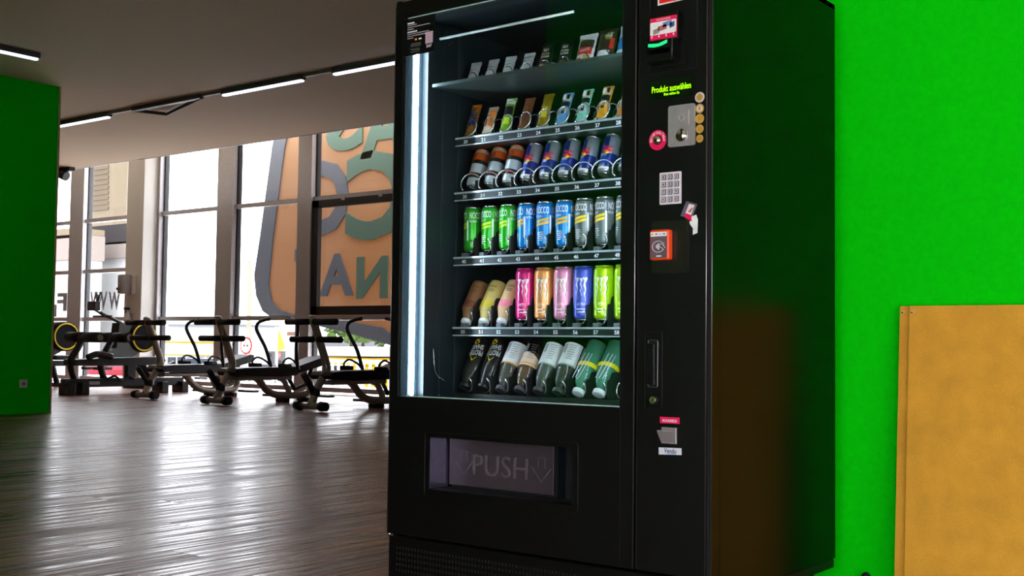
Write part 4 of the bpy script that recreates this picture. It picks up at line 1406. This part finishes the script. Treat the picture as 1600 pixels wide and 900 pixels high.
# ------------------------------------------------------------------ boards leaning on the green wall
def mdf():
    m = pm('mdf_board', (224, 162, 52), rough=0.75, var=0.10, scale=14, spec=0.2)
    nt = m.node_tree
    b = nt.nodes['Principled BSDF']
    tc = nt.nodes.new('ShaderNodeTexCoord')
    n2 = nt.nodes.new('ShaderNodeTexNoise')
    n2.inputs['Scale'].default_value = 420
    n2.inputs['Detail'].default_value = 2
    nt.links.new(tc.outputs['Object'], n2.inputs['Vector'])
    bp = nt.nodes.new('ShaderNodeBump')
    bp.inputs['Strength'].default_value = 0.25
    bp.inputs['Distance'].default_value = 0.001
    nt.links.new(n2.outputs['Fac'], bp.inputs['Height'])
    nt.links.new(bp.outputs['Normal'], b.inputs['Normal'])
    rp = [n for n in nt.nodes if n.type == 'VALTORGB'][0]
    mx = nt.nodes.new('ShaderNodeMix'); mx.data_type = 'RGBA'; mx.blend_type = 'MULTIPLY'
    mr = nt.nodes.new('ShaderNodeMapRange')
    mr.inputs['From Min'].default_value = 0.35; mr.inputs['From Max'].default_value = 0.65
    mr.inputs['To Min'].default_value = 0.82; mr.inputs['To Max'].default_value = 1.0
    nt.links.new(n2.outputs['Fac'], mr.inputs['Value'])
    cmb = nt.nodes.new('ShaderNodeCombineColor')
    for i in range(3):
        nt.links.new(mr.outputs[0], cmb.inputs[i])
    mx.inputs['Factor'].default_value = 1.0
    nt.links.new(rp.outputs['Color'], mx.inputs['A'])
    nt.links.new(cmb.outputs[0], mx.inputs['B'])
    nt.links.new(mx.outputs['Result'], b.inputs['Base Color'])
    return m


M_mdf = mdf()
M_hole = pm('screw_hole', (52, 34, 16), rough=0.8)
M_chip = pm('chipped_fibre', (214, 176, 120), rough=0.85)
LEAN = math.atan2(0.056, 0.79)
BZ = 0.892


def board(name, x0, x1, thick, ytop, label, holes):
    ln = BZ / math.cos(LEAN)
    o = empty(name, (x0, ytop - BZ * math.tan(LEAN), 0.0))
    o.rotation_euler = (-LEAN, 0, 0)
    MB().bev(0, -thick, 0.001, x1 - x0, 0, ln, 0.0008, 1).build('panel', M_mdf, o)
    for u, v in holes:
        MB().xz(disc(u, ln - v, 0.0026, 10), -thick - 0.0008, -thick).build('screw_hole', M_hole, o)
        MB().xz([(u - 0.004, ln - v - 0.009), (u + 0.004, ln - v - 0.003), (u + 0.010, ln - v + 0.004), (u + 0.008, ln - v + 0.007), (u - 0.002, ln - v + 0.006)], -thick - 0.0004, -thick).build('chipped_spot', M_chip, o)
    tag(o, label, 'board')
    return o


board('fibreboard', 1.311, 2.0, 0.010, YWALL - 0.012, 'brown fibreboard sheet leaning directly on the green wall, its edge showing', [(0.008, 0.020)])
board('fibreboard', 1.3435, 2.25, 0.010, YWALL - 0.024, 'brown fibreboard sheet leaning in front of the other sheet', [(0.008, 0.020)])

# black plug at the foot of the green wall
p = hit(1353, 902, 1, YWALL - 0.03)
o = empty('cable_plug', (p.x, YWALL - 0.03, 0.0))
MB().tube(spline([(0, 0, p.z), (0.002, -0.002, p.z - 0.05), (-0.01, -0.01, 0.008), (-0.10, 0.0, 0.008)]), 0.006, 8).build('cable', M_gap, o)
MB().sphere((0, 0, p.z), 0.014, 12, 8, (1, 1, 1.1)).build('plug', M_gap, o)
tag(o, 'small black plug with cable at the foot of the green wall', 'plug')

# wall socket on the left green wall
p = hit(36, 599.5, 0, XG)
o = empty('wall_socket', (XG, p.y, p.z))
M_sock = pm('socket_white', (216, 212, 204), rough=0.4)
MB().bev(0, -0.042, -0.042, 0.012, 0.042, 0.042, 0.004).build('cover_plate', M_sock, o)
MB().tube([(0.0125, 0.021 * math.cos(2 * PI * i / 20), 0.021 * math.sin(2 * PI * i / 20)) for i in range(20)], 0.0035, 6, closed=True).build('socket_ring', M_sock, o)
MB().cyl((0.010, 0, 0), (0.0125, 0, 0), 0.018, 18).build('socket_well', pm('socket_grey', (120, 116, 110), rough=0.5), o)
tag(o, 'white wall socket low on the left green wall', 'wall socket')

# dispenser and spray bottle on the column
p = hit(195, 445, 1, ycol)
o = empty('paper_dispenser', (xc0 + 0.20, ycol, p.z))
MB().bev(-0.15, -0.04, -0.165, 0.15, 0.0, 0.165, 0.02).build('back_case', pm('dispenser_white', (226, 224, 228), rough=0.4), o)
MB().lathe([(0.001, -0.165), (0.13, -0.165), (0.15, -0.15), (0.15, 0.15), (0.13, 0.165), (0.001, 0.165)], 20).move(Matrix.Translation((-0.05, -0.07, 0)) @ Matrix.Diagonal((0.75, 1, 1, 1))).build('cover', pm('dispenser_grey', (150, 146, 146), rough=0.3), o)
MB().cyl((-0.07, -0.235, -0.08), (-0.07, -0.2, -0.08), 0.022, 12).build('lock_spot', M_aludark, o)
tag(o, 'grey and white paper dispenser mounted on the square column', 'dispenser')
p = hit(199, 492, 1, ycol)
o = empty('spray_bottle', (xc0 + 0.20, ycol - 0.06, p.z - 0.17))
MB().lathe([(0.055, 0), (0.06, 0.01), (0.06, 0.12), (0.03, 0.20), (0.018, 0.23), (0.018, 0.25)], 16).build('bottle_body', pm('spray_white', (206, 204, 208), rough=0.3), o)
MB().bev(-0.02, -0.07, 0.25, 0.02, 0.03, 0.295, 0.006).build('spray_head', M_aludark, o)
MB().cyl((0.0, -0.03, 0.25), (0.0, -0.05, 0.20), 0.008).build('trigger', M_aludark, o)
MB().box(-0.07, 0.045, -0.03, 0.07, 0.06, 0.20).box(-0.07, -0.06, -0.03, 0.07, 0.06, -0.01).build('holder', M_alu, o)
tag(o, 'white spray bottle with black head hanging on the square column', 'spray bottle')

# ------------------------------------------------------------------ exercise benches
M_frame = pm('bench_grey_frame', (168, 158, 148), rough=0.38, metal=0.5)
M_vinyl = pm('black_upholstery', (10, 10, 12), rough=0.45)
M_foam = pm('black_foam', (20, 20, 23), rough=0.7)
M_blackmetal = pm('black_frame', (18, 18, 20), rough=0.4)


def make_bench():
    """local axes: x across, y along the bench (front foot at y = 0), z up"""
    o = empty('exercise_bench')
    MB().cyl((-0.21, 0, 0.055), (0.21, 0, 0.055), 0.038, 14).build('front_foot', M_frame, o)
    for s in (-1, 1):
        MB().cyl((s * 0.16, 0, 0.056), (s * 0.245, 0, 0.056), 0.056, 14, r1=0.05).build('foot_cap', M_vinyl, o)
    MB().tube(spline([(0, 0.0, 0.06), (0, 0.10, 0.26), (0, 0.205, 0.42), (0, 0.225, 0.49), (0, 0.20, 0.57), (0, 0.10, 0.80), (0, -0.005, 1.04)]), 0.044, 12).build('front_post', M_frame, o)
    MB().sphere((0, -0.005, 1.04), 0.044, 12, 6, (1, 1, 0.5)).build('post_cap', M_alu, o)
    for y, z in ((0.0, 0.985), (0.075, 0.79)):
        for s in (-1, 1):
            MB().cyl((s * 0.045, y - 0.02, z), (s * 0.40, y - 0.02, z), 0.036, 12).build('roller', M_foam, o)
    MB().tube([(0.0, 0.05, 0.20), (0.0, -0.12, 0.41)], 0.034, 12).build('foot_hook', M_foam, o)
    MB().sphere((0.0, 0.06, 0.20), 0.06, 12, 8).build('hook_joint', M_vinyl, o)
    # upholstery
    sp = MB()
    seat = [(0.16, 0.345), (0.13, 0.39), (0.17, 0.43), (0.30, 0.44), (1.10, 0.445), (1.13, 0.43), (1.13, 0.35), (1.08, 0.335)]
    sp.yz(seat, -0.17, 0.17)
    sp.build('seat_pad', M_vinyl, o)
    bp_ = MB().yz([(1.135, 0.36), (1.135, 0.45), (1.60, 0.575), (1.65, 0.57), (1.66, 0.49), (1.62, 0.47)], -0.15, 0.15)
    bp_.build('back_pad', M_vinyl, o)
    MB().bev(-0.10, 0.22, 0.285, 0.10, 1.10, 0.335, 0.012).build('pad_rail', M_frame, o)
    # curved base
    MB().tube(spline([(0, 0.60, 0.31), (0, 0.66, 0.26), (0, 0.78, 0.15), (0, 0.93, 0.095), (0, 1.10, 0.085), (0, 1.36, 0.085), (0, 1.47, 0.13), (0, 1.49, 0.22), (0, 1.43, 0.32)]), 0.045, 12).build('base_tube', M_frame, o)
    MB().tube(spline([(0, 0.95, 0.31), (0, 1.03, 0.28), (0, 1.10, 0.18), (0, 1.15, 0.09)]), 0.036, 12).build('brace_tube', M_frame, o)
    for y in (1.03, 1.38):
        MB().bev(-0.10, y - 0.035, 0.0, 0.10, y + 0.035, 0.05, 0.008).build('rear_foot', M_vinyl, o)
    # back rest support and pedals
    MB().tube([(0, 1.10, 0.33), (0, 1.22, 0.16), (0, 1.40, 0.21), (0, 1.52, 0.44)], 0.026, 10).build('back_support', M_blackmetal, o)
    MB().bev(-0.42, 1.05, 0.06, -0.10, 1.16, 0.09, 0.01).build('foot_plate', M_blackmetal, o)
    MB().bev(0.10, 1.42, 0.06, 0.42, 1.53, 0.09, 0.01).build('foot_plate', M_blackmetal, o)
    # handles with grips on both sides
    for s in (-1, 1):
        MB().tube(spline([(s * 0.25, 1.05, 0.42), (s * 0.26, 1.03, 0.50), (s * 0.29, 0.98, 0.68), (s * 0.36, 0.93, 0.84), (s * 0.39, 0.91, 0.93), (s * 0.36, 0.92, 1.0), (s * 0.27, 0.95, 1.035), (s * 0.20, 0.96, 1.045)]), 0.022, 10).build('handle', M_blackmetal, o)
        MB().tube(spline([(s * 0.25, 1.04, 0.44), (s * 0.27, 0.98, 0.51), (s * 0.29, 0.86, 0.56), (s * 0.29, 0.78, 0.52), (s * 0.28, 0.77, 0.47)]), 0.013, 8).build('grip_loop', M_blackmetal, o)
        MB().cyl((s * 0.28, 0.72, 0.465), (s * 0.28, 0.90, 0.46), 0.026, 10).build('grip', M_foam, o)
    return o


b0 = make_bench()
bspots = [(-10.40, 6.38, 'third bench from the vending machine, beside the black bench'), (-8.72, 6.20, 'middle bench of the three'), (-7.08, 6.20, 'bench nearest the vending machine, partly hidden by it')]
for i, (x, y, wd) in enumerate(bspots):
    o = b0 if i == 0 else copy_tree(b0)
    o.location = (x, y, 0)
    tag(o, 'grey sit-up bench, %s' % wd, 'exercise bench', 'sit-up benches in a row by the windows')

# black bench with chrome-tipped rollers on two curved posts
bb = empty('roller_bench', (-12.0, 6.18, 0.0), math.radians(-4))
MB().bev(-0.06, 0.0, 0.10, 0.06, 1.86, 0.22, 0.012).build('base_rail', M_blackmetal, bb)
for y in (0.02, 0.22, 1.45, 1.78):
    MB().bev(-0.14, y, 0.0, 0.14, y + 0.11, 0.16, 0.01).build('foot', M_vinyl, bb)
for y in (0.06, 0.50):
    MB().tube(spline([(0, y + 0.14, 0.15), (0, y + 0.07, 0.34), (0, y + 0.06, 0.48), (0, y + 0.14, 0.62), (0, y + 0.23, 0.79)]), 0.048, 10).build('curved_post', M_blackmetal, bb)
    for s in (-1, 1):
        MB().cyl((s * 0.05, y + 0.235, 0.79), (s * 0.42, y + 0.235, 0.79), 0.072, 14).build('roller', M_foam, bb)
    MB().cyl((0.42, y + 0.235, 0.79), (0.445, y + 0.235, 0.79), 0.042, 14).build('roller_tip', M_chrome, bb)
MB().yz([(0.10, 0.40), (0.10, 0.48), (0.55, 0.50), (1.45, 0.52), (1.48, 0.46), (1.40, 0.40)], -0.17, 0.17).build('seat_pad', M_vinyl, bb)
MB().tube(spline([(0.2, 0.25, 0.51), (0.2, 0.40, 0.56), (0.2, 0.62, 0.52)]), 0.045, 10).build('hip_pad', M_vinyl, bb)
MB().bev(-0.05, 0.94, 0.2, 0.05, 1.08, 0.42, 0.01).build('seat_post', M_blackmetal, bb)
MB().tube([(0, 1.22, 0.16), (0, 1.72, 0.42)], 0.05, 8).build('diagonal_brace', M_blackmetal, bb)
MB().tube([(0, 1.15, 0.44), (0, 1.38, 0.17)], 0.055, 8).build('diagonal_brace', M_blackmetal, bb)
MB().tube(spline([(0.08, 0.60, 0.20), (0.10, 0.72, 0.25), (0.10, 0.84, 0.18), (0.10, 0.94, 0.25), (0.08, 1.04, 0.20)]), 0.016, 8).build('pull_handle', M_blackmetal, bb)
MB().box(0.061, 0.36, 0.135, 0.0625, 0.52, 0.18).build('name_badge', M_alu, bb)
tag(bb, 'black roller bench with chrome-tipped rollers beside the left green wall', 'exercise bench')


def make_rower():
    """drum at the origin's far end (+y), rail towards -y"""
    o = empty('rowing_machine')
    MB().cyl((-0.14, 0, 0.80), (0.14, 0, 0.80), 0.235, 32).build('drum', pm('drum_black', (7, 7, 8), rough=0.7, spec=0.15), o)
    MB().tube([(0.145, 0.205 * math.cos(2 * PI * i / 36), 0.80 + 0.205 * math.sin(2 * PI * i / 36)) for i in range(36)], 0.013, 8, closed=True).build('yellow_ring', pm('yellow_ring', (232, 208, 20), rough=0.4), o)
    MB().yz([(-0.20, 0.98), (-0.42, 1.02), (-0.46, 0.64), (-0.90, 0.42), (-0.86, 0.36), (-0.25, 0.46), (-0.02, 0.58)], -0.10, 0.10).build('front_housing', M_vinyl, o)
    MB().tube(spline([(0, -0.24, 0.98), (0, -0.52, 1.10), (0, -0.70, 1.17)]), 0.028, 8).build('monitor_arm', M_blackmetal, o)
    MB().bev(-0.10, -0.86, 1.20, 0.10, -0.76, 1.34, 0.01).build('monitor', M_vinyl, o)
    MB().box(-0.085, -0.868, 1.215, 0.085, -0.86, 1.325).build('monitor_screen', pm('monitor_brown', (88, 52, 44), rough=0.3), o)
    MB().tube([(0, -0.70, 1.17), (0, -0.78, 1.20), (0, -0.72, 1.44)], 0.024, 8).build('phone_holder', M_blackmetal, o)
    MB().cyl((-0.24, -0.66, 1.115), (0.24, -0.66, 1.115), 0.016, 8).build('row_handle', M_blackmetal, o)
    MB().bev(-0.05, -2.2, 0.36, 0.05, -0.3, 0.44, 0.01).build('slide_rail', M_blackmetal, o)
    MB().bev(-0.14, -1.5, 0.45, 0.14, -1.2, 0.52, 0.02).build('seat', M_vinyl, o)
    for y in (-2.15, -0.15):
        MB().tube([(0, y, 0.38), (0, y + 0.10 * (1 if y > -1 else -1), 0.04)], 0.045, 8).build('leg', M_blackmetal, o)
        MB().bev(-0.28, y + (0.06 if y > -1 else -0.14), 0, 0.28, y + (0.14 if y > -1 else -0.06), 0.06, 0.01).build('foot_bar', M_blackmetal, o)
    for s in (-1, 1):
        MB().bev(s * 0.16 - 0.06, -0.86, 0.30, s * 0.16 + 0.06, -0.60, 0.34, 0.008).build('foot_rest', M_blackmetal, o)
    return o


r0 = make_rower()
r0.location = (-13.35, 8.30, 0)
tag(r0, 'black rowing machine with yellow-ringed drum beside the square column', 'rowing machine', 'rowing machines')
r1 = copy_tree(r0)
r1.location = (-14.6, 7.72, 0)
tag(r1, 'black rowing machine with yellow-ringed drum half hidden by the left green wall', 'rowing machine', 'rowing machines')

# ------------------------------------------------------------------ outside
M_pave = pm('street_paving', (206, 204, 200), rough=0.8, scale=2)
GZ = -1.8             # the street lies below the gym floor
struct('ground_terrace', MB().box(-60, YWIN + 0.1, GZ - 0.1, 30, YWIN + 3.2, -0.05), M_pave)
struct('ground_outside', MB().box(-200, YWIN + 3.2, GZ - 0.3, 60, 260, GZ), M_pave)


def oz(px, py, Y):
    p_ = hit(px, py, 1, Y)
    return p_.x, p_.z


# hanging advertising panel, seen from behind through the glass
YS = YWIN + 1.1
def translucent(name, rgb, mixw=0.6, tcol=None):
    m = bpy.data.materials.new(name)
    m.use_nodes = True
    nt = m.node_tree
    b = nt.nodes['Principled BSDF']
    out = nt.nodes['Material Output']
    b.inputs['Base Color'].default_value = lin(rgb)
    b.inputs['Roughness'].default_value = 0.3
    t_ = nt.nodes.new('ShaderNodeBsdfTranslucent')
    tc = nt.nodes.new('ShaderNodeTexCoord')
    nz = nt.nodes.new('ShaderNodeTexNoise'); nz.inputs['Scale'].default_value = 3
    nt.links.new(tc.outputs['Object'], nz.inputs['Vector'])
    rp = nt.nodes.new('ShaderNodeValToRGB')
    c = lin(rgb)
    rp.color_ramp.elements[0].color = tuple(v * 0.85 for v in c[:3]) + (1,)
    rp.color_ramp.elements[1].color = c
    nt.links.new(nz.outputs['Fac'], rp.inputs['Fac'])
    nt.links.new(rp.outputs['Color'], t_.inputs['Color'])
    mx = nt.nodes.new('ShaderNodeMixShader')
    mx.inputs[0].default_value = mixw
    nt.links.new(b.outputs[0], mx.inputs[1])
    nt.links.new(t_.outputs[0], mx.inputs[2])
    nt.links.new(mx.outputs[0], out.inputs['Surface'])
    return m


M_sign = translucent('translucent_orange', (150, 116, 84), 0.5)
M_sgreen = pm('sign_green', (40, 66, 48), rough=0.6)
M_sgrey = pm('sign_slate', (52, 54, 62), rough=0.6)
sg = empty('advertising_panel', (hit(520, 400, 1, YS).x, YS, 0))
off = Vector(sg.location)
out_px = [(452, 120), (436, 190), (427, 230), (408, 370), (399, 430), (402, 462), (412, 486), (427, 497), (450, 501), (497, 509), (560, 524), (640, 548), (760, 590), (820, 590), (820, 60), (470, 60)]
poly = [(oz(a_, b_, YS)[0] - off.x, oz(a_, b_, YS)[1]) for a_, b_ in out_px]
MB().xz(poly, 0.0, 0.04).build('panel', M_sign, sg)
rim_px = [(452, 120), (436, 190), (427, 230), (408, 370), (399, 430), (402, 462), (412, 486), (427, 497), (450, 501), (497, 509), (560, 524), (640, 548)]
in_px = [(600, 512), (540, 501), (497, 496), (452, 489), (437, 484), (426, 470), (421, 445), (428, 372), (446, 232), (455, 190), (470, 120)]
poly = [(oz(a_, b_, YS)[0] - off.x, oz(a_, b_, YS)[1]) for a_, b_ in rim_px + in_px]
MB().xz(poly, -0.03, 0.0).build('panel_rim', M_sgrey, sg)
for s, x0, x1, y0, y1, mt in (('A', 501, 553, 398, 462, M_sgrey), ('N', 559, 606, 402, 466, M_sgreen), ('O', 466, 545, 256, 366, M_sgrey), ('C', 543, 640, 240, 372, M_sgreen), ('S', 512, 568, 150, 232, M_sgreen), ('A', 566, 640, 150, 240, M_sgreen), ('I', 462, 471, 390, 408, M_sgrey)):
    xa, zt = oz(x0, y0, YS)
    xb, zl = oz(x1, y1, YS)
    text_front(MB(), s, (xa + xb) / 2 - off.x, (zt + zl) / 2, 1.0, -0.012, width=xb - xa, height=zt - zl, bold=0.035, mirror=True, extrude=0.012).build('panel_letter', mt, sg)
tag(sg, 'large rounded orange advertising panel hanging outside the windows', 'advertising panel')

def om(name, rgb, k=0.22, rough=0.8, scale=6):
    """matt outdoor surface; rgb is how it looks in the bright daylight, k its true reflectance"""
    if name in MATS:
        return MATS[name]
    c = lin(rgb)
    s_ = [(12.92 * v * k if v * k <= 0.0031308 else 1.055 * (v * k) ** (1 / 2.4) - 0.055) * 255 for v in c[:3]]  # colour dimmed so the strong sky does not burn it out
    return pm(name, s_, rough=rough, scale=scale, spec=0.1)


# buildings and street, far outside
M_bt = om('tower_brick', (176, 158, 132))
M_bd = om('dark_cladding', (74, 68, 70))
M_bl = om('pale_facade', (196, 180, 172))
M_yel = om('station_yellow', (240, 190, 0))
M_wht = om('facade_white', (226, 226, 226), 0.34)
M_pane_far = om('far_window', (70, 82, 96))


def block(root, name, px0, py0, px1, py1, Y, depth, mat, z0=None):
    xa, zt = oz(px0, py0, Y)
    xb, zl = oz(px1, py1, Y)
    if z0 is not None:
        zl = z0
    lx, ly = root.location.x, root.location.y
    return MB().box(xa - lx, Y - ly, zl, xb - lx, Y - ly + depth, zt).build(name, mat, root)


def thing_at(name, px, Y, label, cat, group=None):
    o_ = empty(name, (oz(px, 520, Y)[0], Y, 0))
    o_.location.z = 0
    return tag(o_, label, cat, group)


tw = thing_at('tower_building', 150, 60, 'tall beige brick tower seen through the second window bay', 'building')
block(tw, 'tower_wall', 138, 230, 168.5, 600, 60, 1.5, M_bt, GZ)
for r in range(9):
    block(tw, 'brick_course', 138, 262 + r * 8, 168.7, 263 + r * 8, 59.9, 0.1, om('brick_shadow', (146, 128, 106)))  # darker brick courses
dkb = thing_at('dark_building', 170, 48, 'dark building with pale lower front behind the second window bay', 'building')
block(dkb, 'roof_band', 122, 356, 200, 380, 50, 3, M_bd)
block(dkb, 'dark_wing', 122, 380, 157, 403, 50, 3, om('dark_wing', (40, 38, 44)))
block(dkb, 'facade', 157, 380, 200, 402, 50, 2.8, M_bl)
block(dkb, 'ground_floor', 122, 402, 200, 600, 50.3, 2.5, M_wht, GZ)
lb = thing_at('low_building', 100, 46, 'pale low building with grey roof at the far left window', 'building')
block(lb, 'roof', 60, 361, 117, 371, 46, 2.5, M_bt)
block(lb, 'facade', 60, 371, 117, 405, 46, 2.5, M_bl)
block(lb, 'shop_front', 60, 405, 117, 600, 46.5, 2, M_wht, GZ)
# filling station with yellow fascia
fs_ = thing_at('filling_station', 540, 42, 'yellow and white filling station behind the right-hand benches', 'building')
block(fs_, 'white_roof', 470, 541, 581, 557, 42, 10, M_wht)
block(fs_, 'yellow_fascia', 470, 557, 578, 571, 42.2, 9, M_yel)
block(fs_, 'yellow_wall', 545, 571, 578, 620, 42.3, 8, M_yel, GZ)
block(fs_, 'shop_wall', 470, 571, 545, 620, 43, 7, M_wht, GZ)
for q_ in range(5):
    block(fs_, 'shop_window', 500 + q_ * 9, 573, 507 + q_ * 9, 584, 42.95, 0.05, M_pane_far)
block(fs_, 'door', 561, 566, 568, 590, 42.25, 0.05, M_wht, GZ)
# row of shops with yellow bands
sh = thing_at('shop_row', 330, 62, 'row of pale shops with yellow bands behind the left-hand benches', 'building')
block(sh, 'facade', 250, 522, 350, 620, 62, 8, M_wht, GZ)
block(sh, 'yellow_band', 250, 533, 350, 537, 61.9, 0.1, M_yel)
block(sh, 'yellow_band', 250, 553, 350, 557, 61.9, 0.1, M_yel)
for q_ in range(6):
    block(sh, 'shop_window', 262 + q_ * 15, 558, 273 + q_ * 15, 572, 61.9, 0.1, M_pane_far)
gb = thing_at('grey_hall', 430, 78, 'low grey hall with brown shop front behind the yellow flag', 'building')
block(gb, 'grey_roof', 372, 527, 470, 547, 78, 12, om('hall_grey', (150, 146, 156)))
block(gb, 'brown_front', 372, 547, 470, 560, 77.5, 10, om('hall_brown', (132, 112, 108)))
block(gb, 'front', 372, 560, 470, 620, 77.6, 10, M_wht, GZ)
block(gb, 'chimney', 448, 518, 459, 529, 79, 3, om('hall_brick', (190, 140, 112)))
ob = thing_at('pale_block', 300, 90, 'pale flat-roofed block far behind the shops', 'building')
block(ob, 'facade', 262, 508, 350, 560, 90, 8, om('pale_block', (206, 210, 214)), GZ)
block(ob, 'roof_line', 262, 506, 350, 509, 89.8, 9, om('block_line', (150, 160, 166)))


def tree(px, Y, h_, r_, seed, label):
    random.seed(seed)
    o_ = thing_at('street_tree', px, Y, label, 'tree', 'trees across the street')
    o_.location.z = GZ
    h_ += 1.9
    MB().tube([(0, 0, 0), (0.1, 0, h_ * 0.4), (0, 0.1, h_ * 0.75)], 0.18, 8, r1=0.08).build('trunk', om('bark', (96, 78, 60)), o_)
    cr = MB()
    for i in range(420):
        d_ = Vector((random.gauss(0, 1), random.gauss(0, 1), random.gauss(0, 1))).normalized() * r_ * random.uniform(0.55, 1.0)
        c_ = Vector((0, 0, h_ * 0.72)) + Vector((d_.x, d_.y, d_.z * 0.75))
        a_ = Vector((random.uniform(-1, 1), random.uniform(-1, 1), random.uniform(-1, 1))).normalized()
        b_ = a_.orthogonal().normalized()
        s_ = 0.32
        cr.add([c_ - a_ * s_, c_ + b_ * s_ * 0.6, c_ + a_ * s_, c_ - b_ * s_ * 0.6], [(0, 1, 2, 3)])
    cr.build('foliage', om('leaf_green', (110, 140, 70)), o_)['kind'] = 'stuff'


tree(548, 58, 3.6, 2.0, 11, 'leafy green tree behind the roof of the filling station')
tree(596, 52, 3.6, 2.2, 12, 'leafy green tree right of the filling station')
tree(566, 62, 3.8, 2.0, 13, 'leafy green tree in the middle behind the filling station')

# yellow flag
fl_ = thing_at('beach_flag', 434, 30, 'tall yellow beach flag outside behind the middle bench', 'flag')
x_, zt = oz(434, 516, 30)
x2, zl = oz(441, 558, 30)
lx = fl_.location.x
MB().tube([(x_ - lx, 0, GZ), (x_ - lx, 0, zt)], 0.025, 8).build('pole', M_alu, fl_)
pts2 = [(x_ - lx, zt + 0.05), (x_ - lx + 0.16, zt - 0.12), (x_ - lx + 0.42, zt - 0.6), (x_ - lx + 0.5, zl + 0.2), (x_ - lx + 0.3, zl), (x_ - lx, zl + 0.1)]
MB().xz(pts2, -0.01, 0.01).build('cloth', om('flag_yellow', (240, 226, 80)), fl_)

# round traffic sign and signals
ts = thing_at('traffic_sign', 385, 26, 'round white traffic sign with red rim outside', 'traffic sign')
x_, z_ = oz(385, 540, 26)
lx = ts.location.x
MB().cyl((x_ - lx, 0.05, GZ), (x_ - lx, 0.05, z_ + 0.6), 0.04, 10).build('post', M_alu, ts)
MB().xz(disc(x_ - lx, z_, 0.33), -0.02, 0.0).build('rim', om('sign_red', (206, 40, 40)), ts)
MB().xz(disc(x_ - lx, z_, 0.26), -0.03, -0.02).build('face', M_whitep, ts)
for q_, mt in ((-0.09, om('sign_red', (206, 40, 40))), (0.09, M_gap)):
    MB().xz(rrect(x_ - lx + q_ - 0.06, z_ - 0.05, x_ - lx + q_ + 0.06, z_ + 0.05, 0.02), -0.04, -0.03).build('car_symbol', mt, ts)
MB().box(x_ - lx - 0.16, -0.02, z_ - 0.62, x_ - lx + 0.16, 0.0, z_ - 0.42).build('plate', M_whitep, ts)
for px_, lab_ in ((424, 'dark traffic light seen from the side, left of the lit one'), (440, 'traffic light showing red outside')):
    tl = thing_at('traffic_light', px_, 28, lab_, 'traffic light', 'traffic lights outside')
    x_, z_ = oz(px_, 566, 28)
    lx = tl.location.x
    MB().cyl((x_ - lx, 0.1, GZ), (x_ - lx, 0.1, z_ + 0.5), 0.05, 10).build('post', M_alu, tl)
    MB().bev(x_ - lx - 0.13, -0.1, z_ - 0.45, x_ - lx + 0.13, 0.1, z_ + 0.45, 0.03).build('housing', M_aludark, tl)
    for q_ in range(3):
        MB().cyl((x_ - lx, -0.12, z_ + 0.28 - q_ * 0.28), (x_ - lx, -0.1, z_ + 0.28 - q_ * 0.28), 0.09, 14).build('lens', pm('signal_red', (255, 40, 40), emit=1.5) if (q_ == 0 and px_ == 440) else M_bd, tl)
# street pole
sp_ = thing_at('street_pole', 391, 32, 'slender beige street pole rising behind the round sign', 'pole')
x_, z_ = oz(391, 410, 32)
lx = sp_.location.x
MB().cyl((x_ - lx, 0, GZ), (x_ - lx, 0, z_), 0.12, 10, r1=0.08).build('mast', om('pole_beige', (206, 186, 160)), sp_)
MB().cyl((x_ - lx, 0, z_), (x_ - lx - 0.5, 0, z_ + 0.1), 0.04, 8).build('arm', MATS['pole_beige'], sp_)


def car(px, py, Y, rgb, label):
    o_ = thing_at('parked_car', px, Y, label, 'car', 'cars parked in the street')
    m_ = om('car_%d_%d' % rgb[:2], rgb, 0.2)
    prof = [(-2.1, 0.25), (-2.15, 0.65), (-1.5, 0.85), (-1.0, 0.95), (1.9, 0.95), (2.1, 0.75), (2.1, 0.25)]
    MB().xz(prof, -0.85, 0.85).build('body', m_, o_)
    MB().xz([(-1.1, 0.93), (-0.5, 1.42), (1.1, 1.45), (1.8, 0.93)], -0.72, 0.72).build('cabin', M_pane_far, o_)
    MB().xz([(-0.55, 1.40), (-0.5, 1.45), (1.1, 1.49), (1.2, 1.42)], -0.74, 0.74).build('roof', m_, o_)
    for x in (-1.35, 1.35):
        for s in (-1, 1):
            MB().cyl((x, s * 0.72, 0.30), (x, s * 0.88, 0.30), 0.32, 16).build('wheel', M_gap, o_)
    o_.location.z = GZ


car(425, 600, 36, (214, 216, 220), 'silver car parked outside behind the middle bench')
car(160, 600, 38, (196, 60, 76), 'red car parked outside behind the roller bench')
car(315, 600, 44, (230, 232, 236), 'white car parked outside behind the shop-side bench')
# railing along the pavement
rl = thing_at('street_railing', 560, YWIN + 3.0, 'pale metal railing outside behind the bench nearest the machine', 'railing')
lx = rl.location.x
xa, _ = oz(500, 600, YWIN + 3.0)
xb, _ = oz(640, 600, YWIN + 3.0)
n = 14
for i in range(n + 1):
    x = xa + (xb - xa) * i / n - lx
    MB().cyl((x, 0, -0.05), (x, 0, 0.42), 0.025, 8).build('post', M_alu, rl)
MB().cyl((xa - lx, 0, 0.42), (xb - lx, 0, 0.42), 0.03, 8).build('rail', M_alu, rl)
MB().cyl((xa - lx, 0, 0.18), (xb - lx, 0, 0.18), 0.02, 8).build('rail', M_alu, rl)
